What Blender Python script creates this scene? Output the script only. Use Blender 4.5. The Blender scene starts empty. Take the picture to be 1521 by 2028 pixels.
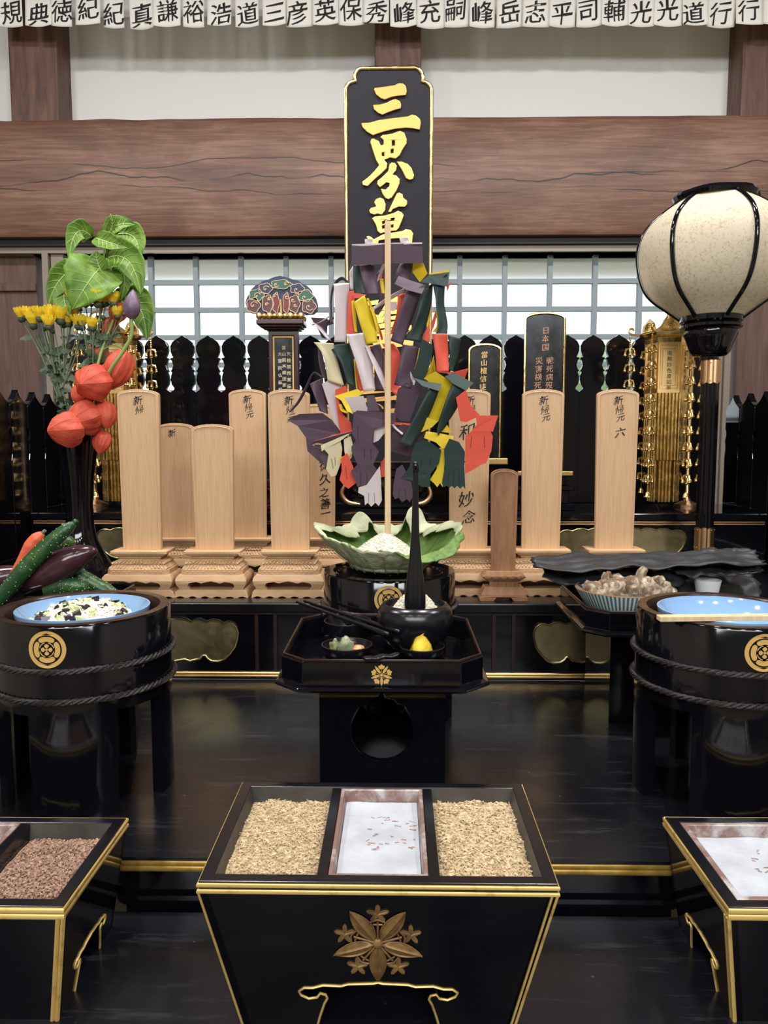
import bpy, math, random
from mathutils import Vector, Matrix, noise
from mathutils.geometry import tessellate_polygon
R_ = random.Random(7)
PI = math.pi
scene = bpy.context.scene
col = scene.collection

# ------------------------------------------------------------------ camera
EYE = 1.45                      # eye height above the floor
FPX = 1523.0                    # focal length in pixels of the 1521 x 2028 frame
YAW = math.atan(24.5 / FPX)
PITCH = math.atan(144 * math.cos(YAW) / FPX)
FW = Vector((-math.sin(YAW) * math.cos(PITCH), math.cos(YAW) * math.cos(PITCH), -math.sin(PITCH)))
RT = Vector((math.cos(YAW), math.sin(YAW), 0))
UP = RT.cross(FW)
cam = bpy.data.cameras.new('camera')
cam.sensor_fit = 'VERTICAL'
cam.sensor_height = 24.0
cam.lens = 24.0 * FPX / 2028.0
cam.clip_start = 0.02
camo = bpy.data.objects.new('camera', cam)
col.objects.link(camo)
camo.location = (0, 0, EYE)
camo.rotation_euler = Matrix((RT, UP, -FW)).transposed().to_euler()
scene.camera = camo

# ------------------------------------------------------------------ light
scene.view_settings.view_transform = 'Standard'
scene.view_settings.look = 'None'
scene.view_settings.gamma = 1.0
scene.view_settings.exposure = 0.0
world = bpy.data.worlds.new('world')
scene.world = world
world.use_nodes = True
bg = world.node_tree.nodes['Background']
bg.inputs['Color'].default_value = (0.93, 0.98, 1.0, 1)
bg.inputs['Strength'].default_value = 2.3

def downlight(x, y, power, size=0.26, color=(1.0, 0.975, 0.945)):
    l = bpy.data.lights.new('downlight', 'AREA')
    l.shape = 'DISK'
    l.size = size
    l.energy = power
    l.color = color
    o = bpy.data.objects.new('downlight', l)
    o.location = (x, y, 3.22)
    col.objects.link(o)
for lx in (-1.5, -0.5, 0.5, 1.5):
    downlight(lx, 1.35, 22)
    downlight(lx, -0.35, 5)
    downlight(lx, -1.9, 15)
# wide unseen fill light added behind the camera, tilted towards the altar
dl = bpy.data.lights.new('added_fill_light', 'AREA')
dl.shape = 'RECTANGLE'
dl.size = 4.2
dl.size_y = 0.5
dl.energy = 112
dl.color = (0.93, 0.97, 1.0)
dlo = bpy.data.objects.new('added_fill_light', dl)
dlo.location = (0.0, -2.9, 3.05)
dlo.rotation_euler = (math.radians(66), 0, 0)
col.objects.link(dlo)

# ------------------------------------------------------------------ pixel <-> place
def ray(px, py):
    return RT * ((px - 760.5) / FPX) - UP * ((py - 1014) / FPX) + FW
def P(px, py, Y):
    d = ray(px, py); d = d * (Y / d.y)
    return Vector((d.x, d.y, d.z + EYE))
def PZ(px, py, z):
    d = ray(px, py); d = d * ((z - EYE) / d.z)
    return Vector((d.x, d.y, z))

# ------------------------------------------------------------------ materials
def lin(c):
    c = c / 255.0
    return c / 12.92 if c <= 0.04045 else ((c + 0.055) / 1.055) ** 2.4
def S(r, g, b):
    return (lin(r), lin(g), lin(b), 1)
MATS = {}
def mat(name, base, rough=0.5, metal=0.0, var=None, bump=None, spec=None, transl=None, trans=None, stretch=None, rvar=None, coat=None, ior=None):
    m = bpy.data.materials.new(name)
    m.use_nodes = True
    nt = m.node_tree
    b = nt.nodes['Principled BSDF']
    b.inputs['Base Color'].default_value = base
    b.inputs['Roughness'].default_value = rough
    b.inputs['Metallic'].default_value = metal
    if spec is not None: b.inputs['Specular IOR Level'].default_value = spec
    if coat is not None:
        b.inputs['Coat Weight'].default_value = coat; b.inputs['Coat Roughness'].default_value = 0.05
    if trans is not None: b.inputs['Transmission Weight'].default_value = trans
    if ior is not None: b.inputs['IOR'].default_value = ior
    tc = nt.nodes.new('ShaderNodeTexCoord')
    mp = nt.nodes.new('ShaderNodeMapping')
    nt.links.new(tc.outputs['Object'], mp.inputs['Vector'])
    if stretch: mp.inputs['Scale'].default_value = stretch
    def nz(scale, detail=6, rough_=0.6, dist=0.0):
        n = nt.nodes.new('ShaderNodeTexNoise')
        n.inputs['Scale'].default_value = scale
        n.inputs['Detail'].default_value = detail
        n.inputs['Roughness'].default_value = rough_
        n.inputs['Distortion'].default_value = dist
        nt.links.new(mp.outputs['Vector'], n.inputs['Vector'])
        return n
    if var:
        n = nz(var[0], dist=var[2] if len(var) > 2 and not isinstance(var[2], tuple) else 0.0)
        r = nt.nodes.new('ShaderNodeValToRGB')
        lo, hi = (var[3] if len(var) > 3 else (0.35, 0.65))
        r.color_ramp.elements[0].position = lo; r.color_ramp.elements[0].color = base
        r.color_ramp.elements[1].position = hi; r.color_ramp.elements[1].color = var[1]
        nt.links.new(n.outputs['Fac'], r.inputs['Fac'])
        nt.links.new(r.outputs['Color'], b.inputs['Base Color'])
    if rvar:
        n = nz(rvar[0], 8, 0.65)
        r = nt.nodes.new('ShaderNodeMapRange')
        r.inputs['From Min'].default_value = 0.35; r.inputs['From Max'].default_value = 0.7
        r.inputs['To Min'].default_value = rvar[1]; r.inputs['To Max'].default_value = rvar[2]
        nt.links.new(n.outputs['Fac'], r.inputs['Value'])
        nt.links.new(r.outputs['Result'], b.inputs['Roughness'])
    if bump:
        n = nz(bump[0], bump[2] if len(bump) > 2 else 4)
        bp = nt.nodes.new('ShaderNodeBump')
        bp.inputs['Strength'].default_value = bump[1]
        bp.inputs['Distance'].default_value = 0.004
        nt.links.new(n.outputs['Fac'], bp.inputs['Height'])
        nt.links.new(bp.outputs['Normal'], b.inputs['Normal'])
    if transl:
        t = nt.nodes.new('ShaderNodeBsdfTranslucent')
        mx = nt.nodes.new('ShaderNodeMixShader')
        mx.inputs['Fac'].default_value = transl
        out = nt.nodes['Material Output']
        src = b.inputs['Base Color'].links
        if src: nt.links.new(src[0].from_socket, t.inputs['Color'])
        else: t.inputs['Color'].default_value = base
        nt.links.new(b.outputs['BSDF'], mx.inputs[1]); nt.links.new(t.outputs['BSDF'], mx.inputs[2])
        nt.links.new(mx.outputs['Shader'], out.inputs['Surface'])
    MATS[name] = m
    return m

LACQ = mat('black_lacquer', (0.0035, 0.0035, 0.0055, 1), 0.07, rvar=(9, 0.05, 0.12))
LACQ_DULL = mat('satin_black_lacquer', (0.005, 0.005, 0.007, 1), 0.2, rvar=(14, 0.16, 0.3))
MATTE_BLACK = mat('matte_black', (0.008, 0.008, 0.012, 1), 0.55)
BOARD_BLACK = mat('board_black', S(30, 29, 35), 0.6, spec=0.2)
ROPE = mat('dark_rope', S(46, 38, 40), 0.38, bump=(300, 0.5))
BROWNLACQ = mat('brown_lacquer', S(44, 27, 22), 0.3, rvar=(20, 0.22, 0.42))
GOLD = mat('polished_gold', (0.98, 0.72, 0.30, 1), 0.2, 1.0, rvar=(60, 0.14, 0.34))
GOLDSAT = mat('satin_gold', (0.90, 0.62, 0.26, 1), 0.34, 1.0)
GILT = mat('gilt_paint', S(214, 178, 92), 0.35, 0.55, var=(40, S(176, 138, 62)))
GILTLINE = mat('worn_gilt', S(226, 192, 116), 0.4, 0.45, var=(55, S(160, 124, 66), 0.0, (0.55, 0.75)))
CRESTGOLD = mat('crest_gold', S(212, 172, 98), 0.5, 0.15)
CARVEDGOLD = mat('carved_gold', S(150, 118, 70), 0.48, 0.35, var=(60, S(98, 70, 44)))
CHARGOLD = mat('character_gold', (0.66, 0.36, 0.11, 1), 0.36, 0.8)
BRASS = mat('aged_brass', (0.46, 0.38, 0.20, 1), 0.36, 1.0, var=(50, (0.40, 0.33, 0.17, 1)), rvar=(60, 0.32, 0.42))
COPPER = mat('copper_gilt', (0.80, 0.50, 0.27, 1), 0.32, 1.0)
PLASTER = mat('white_plaster', S(226, 225, 222), 0.9, bump=(60, 0.08))
PALEWOOD = mat('pale_wood', S(206, 170, 132), 0.5, var=(26, S(192, 154, 114), 0.3), stretch=(12, 12, 0.5))
PALEWOOD2 = mat('carved_pale_wood', S(206, 170, 130), 0.52, var=(12, S(188, 150, 110)), stretch=(1.5, 6, 9))
BROWNWOOD = mat('brown_tablet_wood', S(156, 112, 76), 0.5, var=(14, S(136, 94, 62)), stretch=(8, 8, 1.5))
STICKWOOD = mat('stick_wood', S(230, 204, 164), 0.55, var=(12, S(212, 180, 138)), stretch=(8, 8, 0.6))
DOORWOOD = mat('door_wood', S(104, 80, 72), 0.6, var=(9, S(82, 60, 54), 0.8), stretch=(7, 7, 0.55))
POSTWOOD = mat('post_wood', S(112, 80, 66), 0.55, var=(7, S(78, 52, 43), 1.0), stretch=(5, 5, 0.6), bump=(30, 0.1))
CEILWOOD = mat('ceiling_boards', S(120, 98, 78), 0.7, var=(6, S(92, 72, 56)), stretch=(8, 0.5, 1))
WALLPLASTER = mat('hall_plaster', S(176, 168, 152), 0.9)
FLOORMAT = mat('tatami', S(150, 138, 100), 0.8, var=(40, S(128, 116, 82)), stretch=(1, 8, 1))
ALU = mat('bronze_aluminium', S(142, 130, 118), 0.45, 0.25)
MUNTIN = mat('muntin_grey', S(132, 144, 150), 0.5)
INK = mat('ink', S(22, 21, 22), 0.7)
CREAMINK = mat('pale_lettering', S(206, 188, 160), 0.6)
COPPERINK = mat('copper_lettering', S(176, 128, 100), 0.5, 0.2)
GOLDINK = mat('gold_lettering', S(208, 172, 104), 0.45, 0.3)
SLIPPAPER = mat('slip_paper', S(250, 247, 239), 0.85, transl=0.06)
PPURPLE = mat('purple_paper', S(86, 66, 82), 0.55, transl=0.1)
PGREEN = mat('green_paper', S(36, 58, 55), 0.55, transl=0.08)
PYELLOW = mat('yellow_paper', S(232, 206, 40), 0.6, transl=0.25)
PRED = mat('red_paper', S(240, 102, 80), 0.6, transl=0.25)
PWHITE = mat('white_paper', S(232, 222, 226), 0.6, transl=0.3)
PCREAM = mat('cream_paper', S(236, 226, 190), 0.6, transl=0.3)
RICE = mat('rice', S(236, 230, 208), 0.5, bump=(420, 0.9, 2))
RICEGRAIN = mat('rice_grain', S(244, 240, 222), 0.45)
LEAFIN = mat('lotus_leaf_green', S(128, 160, 84), 0.55, var=(26, S(92, 126, 56)), bump=(60, 0.35), transl=0.2)
LEAFOUT = mat('lotus_leaf_underside', S(206, 208, 176), 0.65, var=(24, S(180, 188, 148)), bump=(90, 0.7), transl=0.12)
LEAFVEIN2 = mat('lotus_vein', S(110, 116, 76), 0.6)
LEAF = mat('bright_leaf', S(138, 176, 66), 0.45, var=(26, S(98, 142, 52), 0.8), bump=(60, 0.3), transl=0.42)
LEAFVEIN = mat('leaf_vein', S(186, 206, 132), 0.5)
MUMLEAF = mat('chrysanthemum_leaf', S(52, 72, 50), 0.55, var=(20, S(78, 98, 70)))
MUMSTEM = mat('chrysanthemum_stem', S(96, 112, 88), 0.55)
STEMG = mat('green_stem', S(132, 152, 84), 0.5)
MUM = mat('yellow_petal', S(250, 222, 56), 0.5, transl=0.25)
POD = mat('orange_husk', S(226, 102, 74), 0.55, var=(30, S(206, 78, 58)), bump=(90, 0.35), transl=0.25)
BUD = mat('lotus_bud', S(122, 98, 118), 0.45, var=(30, S(92, 72, 96)))
CUKE = mat('cucumber_skin', S(38, 72, 40), 0.3, var=(26, S(80, 122, 62), 0.0, (0.5, 0.8)), bump=(90, 0.5))
SATIN = mat('satin_turned_lacquer', (0.006, 0.006, 0.009, 1), 0.26, rvar=(10, 0.22, 0.3))
EGGPLANT = mat('eggplant_skin', S(44, 26, 38), 0.16, var=(9, S(74, 46, 50)))
CARROT = mat('carrot_skin', S(212, 96, 62), 0.45, bump=(80, 0.3))
BLUEGLAZE = mat('blue_glaze', S(132, 168, 208), 0.12, coat=0.4)
WHITEGLAZE = mat('white_glaze', S(222, 226, 230), 0.12)
SHIITAKE = mat('dried_shiitake', S(108, 85, 66), 0.7, var=(45, S(206, 190, 166), 0.8, (0.45, 0.66)), bump=(120, 0.8))
KELP = mat('dried_kelp', S(30, 33, 35), 0.5, var=(14, S(46, 48, 50)), bump=(40, 0.35))
ZUCCHINI = mat('pale_green_vegetable', S(208, 212, 156), 0.5)
DARKVEG = mat('dark_vegetable', S(46, 34, 48), 0.35)
PICKLE = mat('stewed_vegetable', S(150, 154, 124), 0.2, var=(30, S(108, 116, 84)))
PICKLEO = mat('stewed_carrot', S(206, 140, 98), 0.3)
YELLOWFOOD = mat('yellow_pickle', S(246, 216, 62), 0.4, bump=(70, 0.5), transl=0.15)
INCENSE = mat('incense_chips', S(218, 196, 158), 0.8, var=(260, S(160, 136, 100)))
INCENSEDARK = mat('brown_incense_chips', S(188, 152, 128), 0.75, var=(300, S(92, 66, 56)))
ASH = mat('white_ash', S(186, 191, 199), 0.95, var=(18, S(166, 169, 176)), bump=(24, 0.5, 8))
PANCOPPER = mat('ash_stained_copper', S(138, 108, 98), 0.5, 0.35, var=(22, S(196, 192, 192), 0.6, (0.5, 0.66)))
BOXIN = mat('dusty_box_interior', S(54, 50, 46), 0.55, var=(12, S(84, 80, 74)))
K_BLUE = mat('painted_navy', S(36, 48, 78), 0.5)
K_GREEN = mat('painted_green', S(42, 92, 78), 0.5)
K_RED = mat('painted_crimson', S(112, 42, 44), 0.5)
K_BROWN = mat('painted_maroon', S(84, 52, 54), 0.5)
K_OUT = mat('painted_outline', S(206, 178, 146), 0.5)
K_DOT = mat('painted_orange', S(226, 152, 96), 0.5)
MAROONLACQ = mat('maroon_lacquer', S(52, 24, 30), 0.22)
HEDGE = mat('garden_hedge', S(150, 176, 120), 0.9, var=(6, S(108, 140, 84)))
PAVING = mat('garden_paving', S(200, 198, 190), 0.9)
EAVE = mat('eave_boards', S(204, 194, 184), 0.9)

def table_top_material():
    m = mat('worn_lacquer_table', (0.006, 0.0065, 0.009, 1), 0.24)
    nt = m.node_tree; b = nt.nodes['Principled BSDF']
    mp = next(n for n in nt.nodes if n.type == 'MAPPING')
    n1 = nt.nodes.new('ShaderNodeTexNoise'); n1.inputs['Scale'].default_value = 5; n1.inputs['Detail'].default_value = 8
    n1.inputs['Distortion'].default_value = 1.2
    nt.links.new(mp.outputs['Vector'], n1.inputs['Vector'])
    mr = nt.nodes.new('ShaderNodeMapRange')
    for k, v in (('From Min', 0.35), ('From Max', 0.7), ('To Min', 0.17), ('To Max', 0.34)): mr.inputs[k].default_value = v
    nt.links.new(n1.outputs['Fac'], mr.inputs['Value']); nt.links.new(mr.outputs['Result'], b.inputs['Roughness'])
    # pale wiped streaks and dust specks
    mp2 = nt.nodes.new('ShaderNodeMapping'); mp2.inputs['Rotation'].default_value = (0, 0, 0.5); mp2.inputs['Scale'].default_value = (3, 22, 3)
    tc = next(n for n in nt.nodes if n.type == 'TEX_COORD'); nt.links.new(tc.outputs['Object'], mp2.inputs['Vector'])
    n2 = nt.nodes.new('ShaderNodeTexNoise'); n2.inputs['Scale'].default_value = 2.2; n2.inputs['Detail'].default_value = 9; n2.inputs['Roughness'].default_value = 0.7
    nt.links.new(mp2.outputs['Vector'], n2.inputs['Vector'])
    r2 = nt.nodes.new('ShaderNodeValToRGB')
    r2.color_ramp.elements[0].position = 0.56; r2.color_ramp.elements[0].color = (0, 0, 0, 1)
    r2.color_ramp.elements[1].position = 0.78; r2.color_ramp.elements[1].color = (0.6, 0.6, 0.6, 1)
    nt.links.new(n2.outputs['Fac'], r2.inputs['Fac'])
    v = nt.nodes.new('ShaderNodeTexVoronoi'); v.inputs['Scale'].default_value = 26
    nt.links.new(mp.outputs['Vector'], v.inputs['Vector'])
    r3 = nt.nodes.new('ShaderNodeValToRGB')
    r3.color_ramp.elements[0].position = 0.02; r3.color_ramp.elements[0].color = (0.8, 0.8, 0.8, 1)
    r3.color_ramp.elements[1].position = 0.055; r3.color_ramp.elements[1].color = (0, 0, 0, 1)
    nt.links.new(v.outputs['Distance'], r3.inputs['Fac'])
    ad = nt.nodes.new('ShaderNodeMix'); ad.data_type = 'RGBA'; ad.blend_type = 'ADD'; ad.inputs['Factor'].default_value = 1
    nt.links.new(r2.outputs['Color'], ad.inputs['A']); nt.links.new(r3.outputs['Color'], ad.inputs['B'])
    mx = nt.nodes.new('ShaderNodeMix'); mx.data_type = 'RGBA'
    mx.inputs['A'].default_value = (0.006, 0.0065, 0.009, 1); mx.inputs['B'].default_value = (0.07, 0.075, 0.085, 1)
    nt.links.new(ad.outputs['Result'], mx.inputs['Factor'])
    nt.links.new(mx.outputs['Result'], b.inputs['Base Color'])
    return m
TABLETOP = table_top_material()

def beam_material():
    m = mat('old_beam_wood', S(122, 84, 66), 0.5)
    nt = m.node_tree; b = nt.nodes['Principled BSDF']; L = nt.links
    tc = next(n for n in nt.nodes if n.type == 'TEX_COORD')
    def mapping(sc):
        mp = nt.nodes.new('ShaderNodeMapping'); mp.inputs['Scale'].default_value = sc; L.new(tc.outputs['Object'], mp.inputs['Vector']); return mp
    def nz(mp, s, d=8, r=0.62, dist=0.0):
        n = nt.nodes.new('ShaderNodeTexNoise')
        for k, v in (('Scale', s), ('Detail', d), ('Roughness', r), ('Distortion', dist)): n.inputs[k].default_value = v
        L.new(mp.outputs['Vector'], n.inputs['Vector']); return n
    blot = nz(mapping((0.9, 1, 2.2)), 2.4, 5, 0.6, 0.6)
    grain = nz(mapping((0.5, 1, 9)), 7, 9, 0.65, 1.2)
    r1 = nt.nodes.new('ShaderNodeValToRGB')
    e = r1.color_ramp.elements
    e[0].position = 0.3; e[0].color = S(70, 48, 41)
    e[1].position = 0.72; e[1].color = S(160, 124, 104)
    k = e.new(0.5); k.color = S(116, 82, 67)
    add = nt.nodes.new('ShaderNodeMath'); add.operation = 'ADD'
    m1 = nt.nodes.new('ShaderNodeMath'); m1.operation = 'MULTIPLY'; m1.inputs[1].default_value = 0.5
    m2 = nt.nodes.new('ShaderNodeMath'); m2.operation = 'MULTIPLY'; m2.inputs[1].default_value = 0.5
    L.new(blot.outputs['Fac'], m1.inputs[0]); L.new(grain.outputs['Fac'], m2.inputs[0])
    L.new(m1.outputs[0], add.inputs[0]); L.new(m2.outputs[0], add.inputs[1])
    L.new(add.outputs[0], r1.inputs['Fac'])
    # knot rings
    vo = nt.nodes.new('ShaderNodeTexVoronoi'); vo.inputs['Scale'].default_value = 1.7; vo.inputs['Randomness'].default_value = 1
    L.new(mapping((1.0, 1, 1.7)).outputs['Vector'], vo.inputs['Vector'])
    kn = nt.nodes.new('ShaderNodeMath'); kn.operation = 'MULTIPLY'; kn.inputs[1].default_value = 140
    sn = nt.nodes.new('ShaderNodeMath'); sn.operation = 'SINE'
    L.new(vo.outputs['Distance'], kn.inputs[0]); L.new(kn.outputs[0], sn.inputs[0])
    kr = nt.nodes.new('ShaderNodeMapRange')
    for a, v in (('From Min', 0.16), ('From Max', 0.02), ('To Min', 0.0), ('To Max', 0.35)): kr.inputs[a].default_value = v
    L.new(vo.outputs['Distance'], kr.inputs['Value'])
    km = nt.nodes.new('ShaderNodeMath'); km.operation = 'MULTIPLY'
    sr = nt.nodes.new('ShaderNodeMapRange'); sr.inputs['From Min'].default_value = -1
    L.new(sn.outputs[0], sr.inputs['Value'])
    L.new(sr.outputs['Result'], km.inputs[0]); L.new(kr.outputs['Result'], km.inputs[1])
    mxk = nt.nodes.new('ShaderNodeMix'); mxk.data_type = 'RGBA'; mxk.inputs['B'].default_value = S(52, 36, 32)
    L.new(km.outputs[0], mxk.inputs['Factor']); L.new(r1.outputs['Color'], mxk.inputs['A'])
    # drying cracks: narrow dark lines that wander along the beam
    sep = nt.nodes.new('ShaderNodeSeparateXYZ'); L.new(tc.outputs['Object'], sep.inputs[0])
    prev = mxk
    for (z0, s, amp, off, w) in ((-0.005, 1.1, 0.16, 0.0, 0.0022), (0.03, 0.8, 0.14, 7.3, 0.0016), (-0.05, 0.9, 0.12, 3.1, 0.0014)):
        mp = nt.nodes.new('ShaderNodeMapping'); mp.inputs['Scale'].default_value = (1, 0, 0); mp.inputs['Location'].default_value = (off, off, 0)
        L.new(tc.outputs['Object'], mp.inputs['Vector'])
        n = nz(mp, s, 5, 0.5)
        a = nt.nodes.new('ShaderNodeMath'); a.operation = 'MULTIPLY_ADD'; a.inputs[1].default_value = amp * 2; a.inputs[2].default_value = z0 - amp
        L.new(n.outputs['Fac'], a.inputs[0])
        d = nt.nodes.new('ShaderNodeMath'); d.operation = 'SUBTRACT'; L.new(sep.outputs['Z'], d.inputs[0]); L.new(a.outputs[0], d.inputs[1])
        ab = nt.nodes.new('ShaderNodeMath'); ab.operation = 'ABSOLUTE'; L.new(d.outputs[0], ab.inputs[0])
        mr = nt.nodes.new('ShaderNodeMapRange')
        for q, v in (('From Min', w * 1.6), ('From Max', w * 0.4), ('To Min', 0.0), ('To Max', 1.0)): mr.inputs[q].default_value = v
        L.new(ab.outputs[0], mr.inputs['Value'])
        msk = nz(mp, 2.3, 2, 0.5)
        mk = nt.nodes.new('ShaderNodeMapRange'); mk.inputs['From Min'].default_value = 0.42; mk.inputs['From Max'].default_value = 0.5
        L.new(msk.outputs['Fac'], mk.inputs['Value'])
        mm = nt.nodes.new('ShaderNodeMath'); mm.operation = 'MULTIPLY'; L.new(mr.outputs['Result'], mm.inputs[0]); L.new(mk.outputs['Result'], mm.inputs[1])
        mx = nt.nodes.new('ShaderNodeMix'); mx.data_type = 'RGBA'; mx.inputs['B'].default_value = S(24, 16, 14)
        L.new(mm.outputs[0], mx.inputs['Factor']); L.new(prev.outputs['Result'], mx.inputs['A'])
        prev = mx
    L.new(prev.outputs['Result'], b.inputs['Base Color'])
    bp = nt.nodes.new('ShaderNodeBump'); bp.inputs['Strength'].default_value = 0.12; bp.inputs['Distance'].default_value = 0.01
    L.new(grain.outputs['Fac'], bp.inputs['Height']); L.new(bp.outputs['Normal'], b.inputs['Normal'])
    return m
BEAMWOOD = beam_material()

def washi_material():
    m = mat('mottled_washi', S(222, 211, 188), 0.75, var=(130, S(176, 157, 122), 1.2, (0.5, 0.74)), transl=0.3)
    return m
WASHI = washi_material()

def striped_material():
    m = mat('striped_porcelain', S(214, 220, 214), 0.15)
    nt = m.node_tree; b = nt.nodes['Principled BSDF']; L = nt.links
    tc = next(n for n in nt.nodes if n.type == 'TEX_COORD')
    sep = nt.nodes.new('ShaderNodeSeparateXYZ'); L.new(tc.outputs['Object'], sep.inputs[0])
    at = nt.nodes.new('ShaderNodeMath'); at.operation = 'ARCTAN2'; L.new(sep.outputs['Y'], at.inputs[0]); L.new(sep.outputs['X'], at.inputs[1])
    mu = nt.nodes.new('ShaderNodeMath'); mu.operation = 'MULTIPLY'; mu.inputs[1].default_value = 76; L.new(at.outputs[0], mu.inputs[0])
    sn = nt.nodes.new('ShaderNodeMath'); sn.operation = 'SINE'; L.new(mu.outputs[0], sn.inputs[0])
    r = nt.nodes.new('ShaderNodeValToRGB')
    r.color_ramp.elements[0].position = 0.40; r.color_ramp.elements[0].color = S(216, 224, 218)
    r.color_ramp.elements[1].position = 0.62; r.color_ramp.elements[1].color = S(86, 118, 128)
    mr = nt.nodes.new('ShaderNodeMapRange'); mr.inputs['From Min'].default_value = -1; L.new(sn.outputs[0], mr.inputs['Value'])
    L.new(mr.outputs['Result'], r.inputs['Fac']); L.new(r.outputs['Color'], b.inputs['Base Color'])
    return m
STRIPED = striped_material()
FROST = mat('frosted_glass', S(240, 246, 246), 0.38, trans=1.0, ior=1.12)

# ------------------------------------------------------------------ mesh helpers
class MB:
    """collects geometry; build() links it as ONE mesh object"""
    def __init__(s):
        s.v = []; s.f = []; s.mi = []; s.cur = 0
    def add(s, vs, fs):
        n = len(s.v)
        s.v += [Vector(v) for v in vs]
        s.f += [tuple(i + n for i in f) for f in fs]
        s.mi += [s.cur] * len(fs)
        return s
    def box(s, x0, x1, y0, y1, z0, z1):
        return s.add([(x0, y0, z0), (x1, y0, z0), (x1, y1, z0), (x0, y1, z0), (x0, y0, z1), (x1, y0, z1), (x1, y1, z1), (x0, y1, z1)],
                     [(0, 3, 2, 1), (4, 5, 6, 7), (0, 1, 5, 4), (1, 2, 6, 5), (2, 3, 7, 6), (3, 0, 4, 7)])
    def frustum(s, a, z0, b, z1):
        """a, b = (x0,x1,y0,y1) at z0 and z1"""
        return s.add([(a[0], a[2], z0), (a[1], a[2], z0), (a[1], a[3], z0), (a[0], a[3], z0), (b[0], b[2], z1), (b[1], b[2], z1), (b[1], b[3], z1), (b[0], b[3], z1)],
                     [(0, 3, 2, 1), (4, 5, 6, 7), (0, 1, 5, 4), (1, 2, 6, 5), (2, 3, 7, 6), (3, 0, 4, 7)])
    def poly(s, loops, fn, d):
        """solid plate: 2D outline (+ holes) mapped by fn(u, v, w), w from 0 to d"""
        if not isinstance(loops[0][0], (tuple, list)): loops = [loops]
        tri = tessellate_polygon([[Vector((p[0], p[1], 0)) for p in l] for l in loops])
        flat = [p for l in loops for p in l]; n = len(flat)
        vs = [fn(p[0], p[1], 0) for p in flat] + [fn(p[0], p[1], d) for p in flat]
        fs = [tuple(t) for t in tri] + [tuple(i + n for i in reversed(t)) for t in tri]
        k = 0
        for l in loops:
            m = len(l)
            for i in range(m):
                j = (i + 1) % m
                fs.append((k + i, k + j, k + j + n, k + i + n))
            k += m
        return s.add(vs, fs)
    def lathe(s, prof, seg=32, c=(0, 0, 0), rf=None, sx=1, sy=1, a0=0.0, a1=2 * PI, cap=True):
        full = abs(a1 - a0 - 2 * PI) < 1e-6
        n = seg if full else seg + 1
        vs = []
        for i, (r, z) in enumerate(prof):
            for k in range(n):
                a = a0 + (a1 - a0) * k / seg
                q = r * (rf(a, i, z) if rf else 1)
                vs.append((c[0] + q * math.cos(a) * sx, c[1] + q * math.sin(a) * sy, c[2] + z))
        fs = []
        for i in range(len(prof) - 1):
            for k in range(seg):
                k2 = (k + 1) % n
                fs.append((i * n + k, i * n + k2, (i + 1) * n + k2, (i + 1) * n + k))
        if full and cap:
            if prof[0][0] > 1e-6: fs.append(tuple(reversed(range(n))))
            if prof[-1][0] > 1e-6: fs.append(tuple((len(prof) - 1) * n + k for k in range(n)))
        return s.add(vs, fs)
    def tube(s, pts, r, seg=8, closed=False):
        pts = [Vector(p) for p in pts]; n = len(pts)
        rs = r if isinstance(r, (list, tuple)) else [r] * n
        vs = []; nrm = None
        for i, p in enumerate(pts):
            a = pts[(i - 1) % n] if (closed or i > 0) else p
            b = pts[(i + 1) % n] if (closed or i < n - 1) else p
            t = (b - a).normalized() if (b - a).length > 1e-9 else Vector((0, 0, 1))
            if nrm is None:
                nrm = t.orthogonal().normalized()
            nrm = (nrm - t * nrm.dot(t))
            nrm = nrm.normalized() if nrm.length > 1e-6 else t.orthogonal().normalized()
            bn = t.cross(nrm)
            for k in range(seg):
                a_ = 2 * PI * k / seg
                vs.append(p + (nrm * math.cos(a_) + bn * math.sin(a_)) * rs[i])
        fs = []
        m = n if closed else n - 1
        for i in range(m):
            i2 = (i + 1) % n
            for k in range(seg):
                k2 = (k + 1) % seg
                fs.append((i * seg + k, i * seg + k2, i2 * seg + k2, i2 * seg + k))
        if not closed:
            fs.append(tuple(reversed(range(seg)))); fs.append(tuple((n - 1) * seg + k for k in range(seg)))
        return s.add(vs, fs)
    def ball(s, c, r, nu=12, nv=8, fn=None):
        if not isinstance(r, (tuple, list)): r = (r, r, r)
        c = Vector(c); vs = [c + Vector((0, 0, -r[2]))]
        for j in range(1, nv):
            b = -PI / 2 + PI * j / nv
            for k in range(nu):
                a = 2 * PI * k / nu
                d = Vector((math.cos(a) * math.cos(b), math.sin(a) * math.cos(b), math.sin(b)))
                q = fn(d) if fn else 1
                vs.append(c + Vector((d.x * r[0], d.y * r[1], d.z * r[2])) * q)
        vs.append(c + Vector((0, 0, r[2])))
        fs = [(0, 1 + (k + 1) % nu, 1 + k) for k in range(nu)]
        for j in range(nv - 2):
            for k in range(nu):
                a = 1 + j * nu + k; b = 1 + j * nu + (k + 1) % nu
                fs.append((a, b, b + nu, a + nu))
        t = len(vs) - 1; o = 1 + (nv - 2) * nu
        fs += [(o + k, o + (k + 1) % nu, t) for k in range(nu)]
        return s.add(vs, fs)
    def grid(s, fn, nu, nv):
        vs = [fn(i / nu, j / nv) for j in range(nv + 1) for i in range(nu + 1)]
        w = nu + 1
        return s.add(vs, [(j * w + i, j * w + i + 1, (j + 1) * w + i + 1, (j + 1) * w + i) for j in range(nv) for i in range(nu)])
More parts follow.
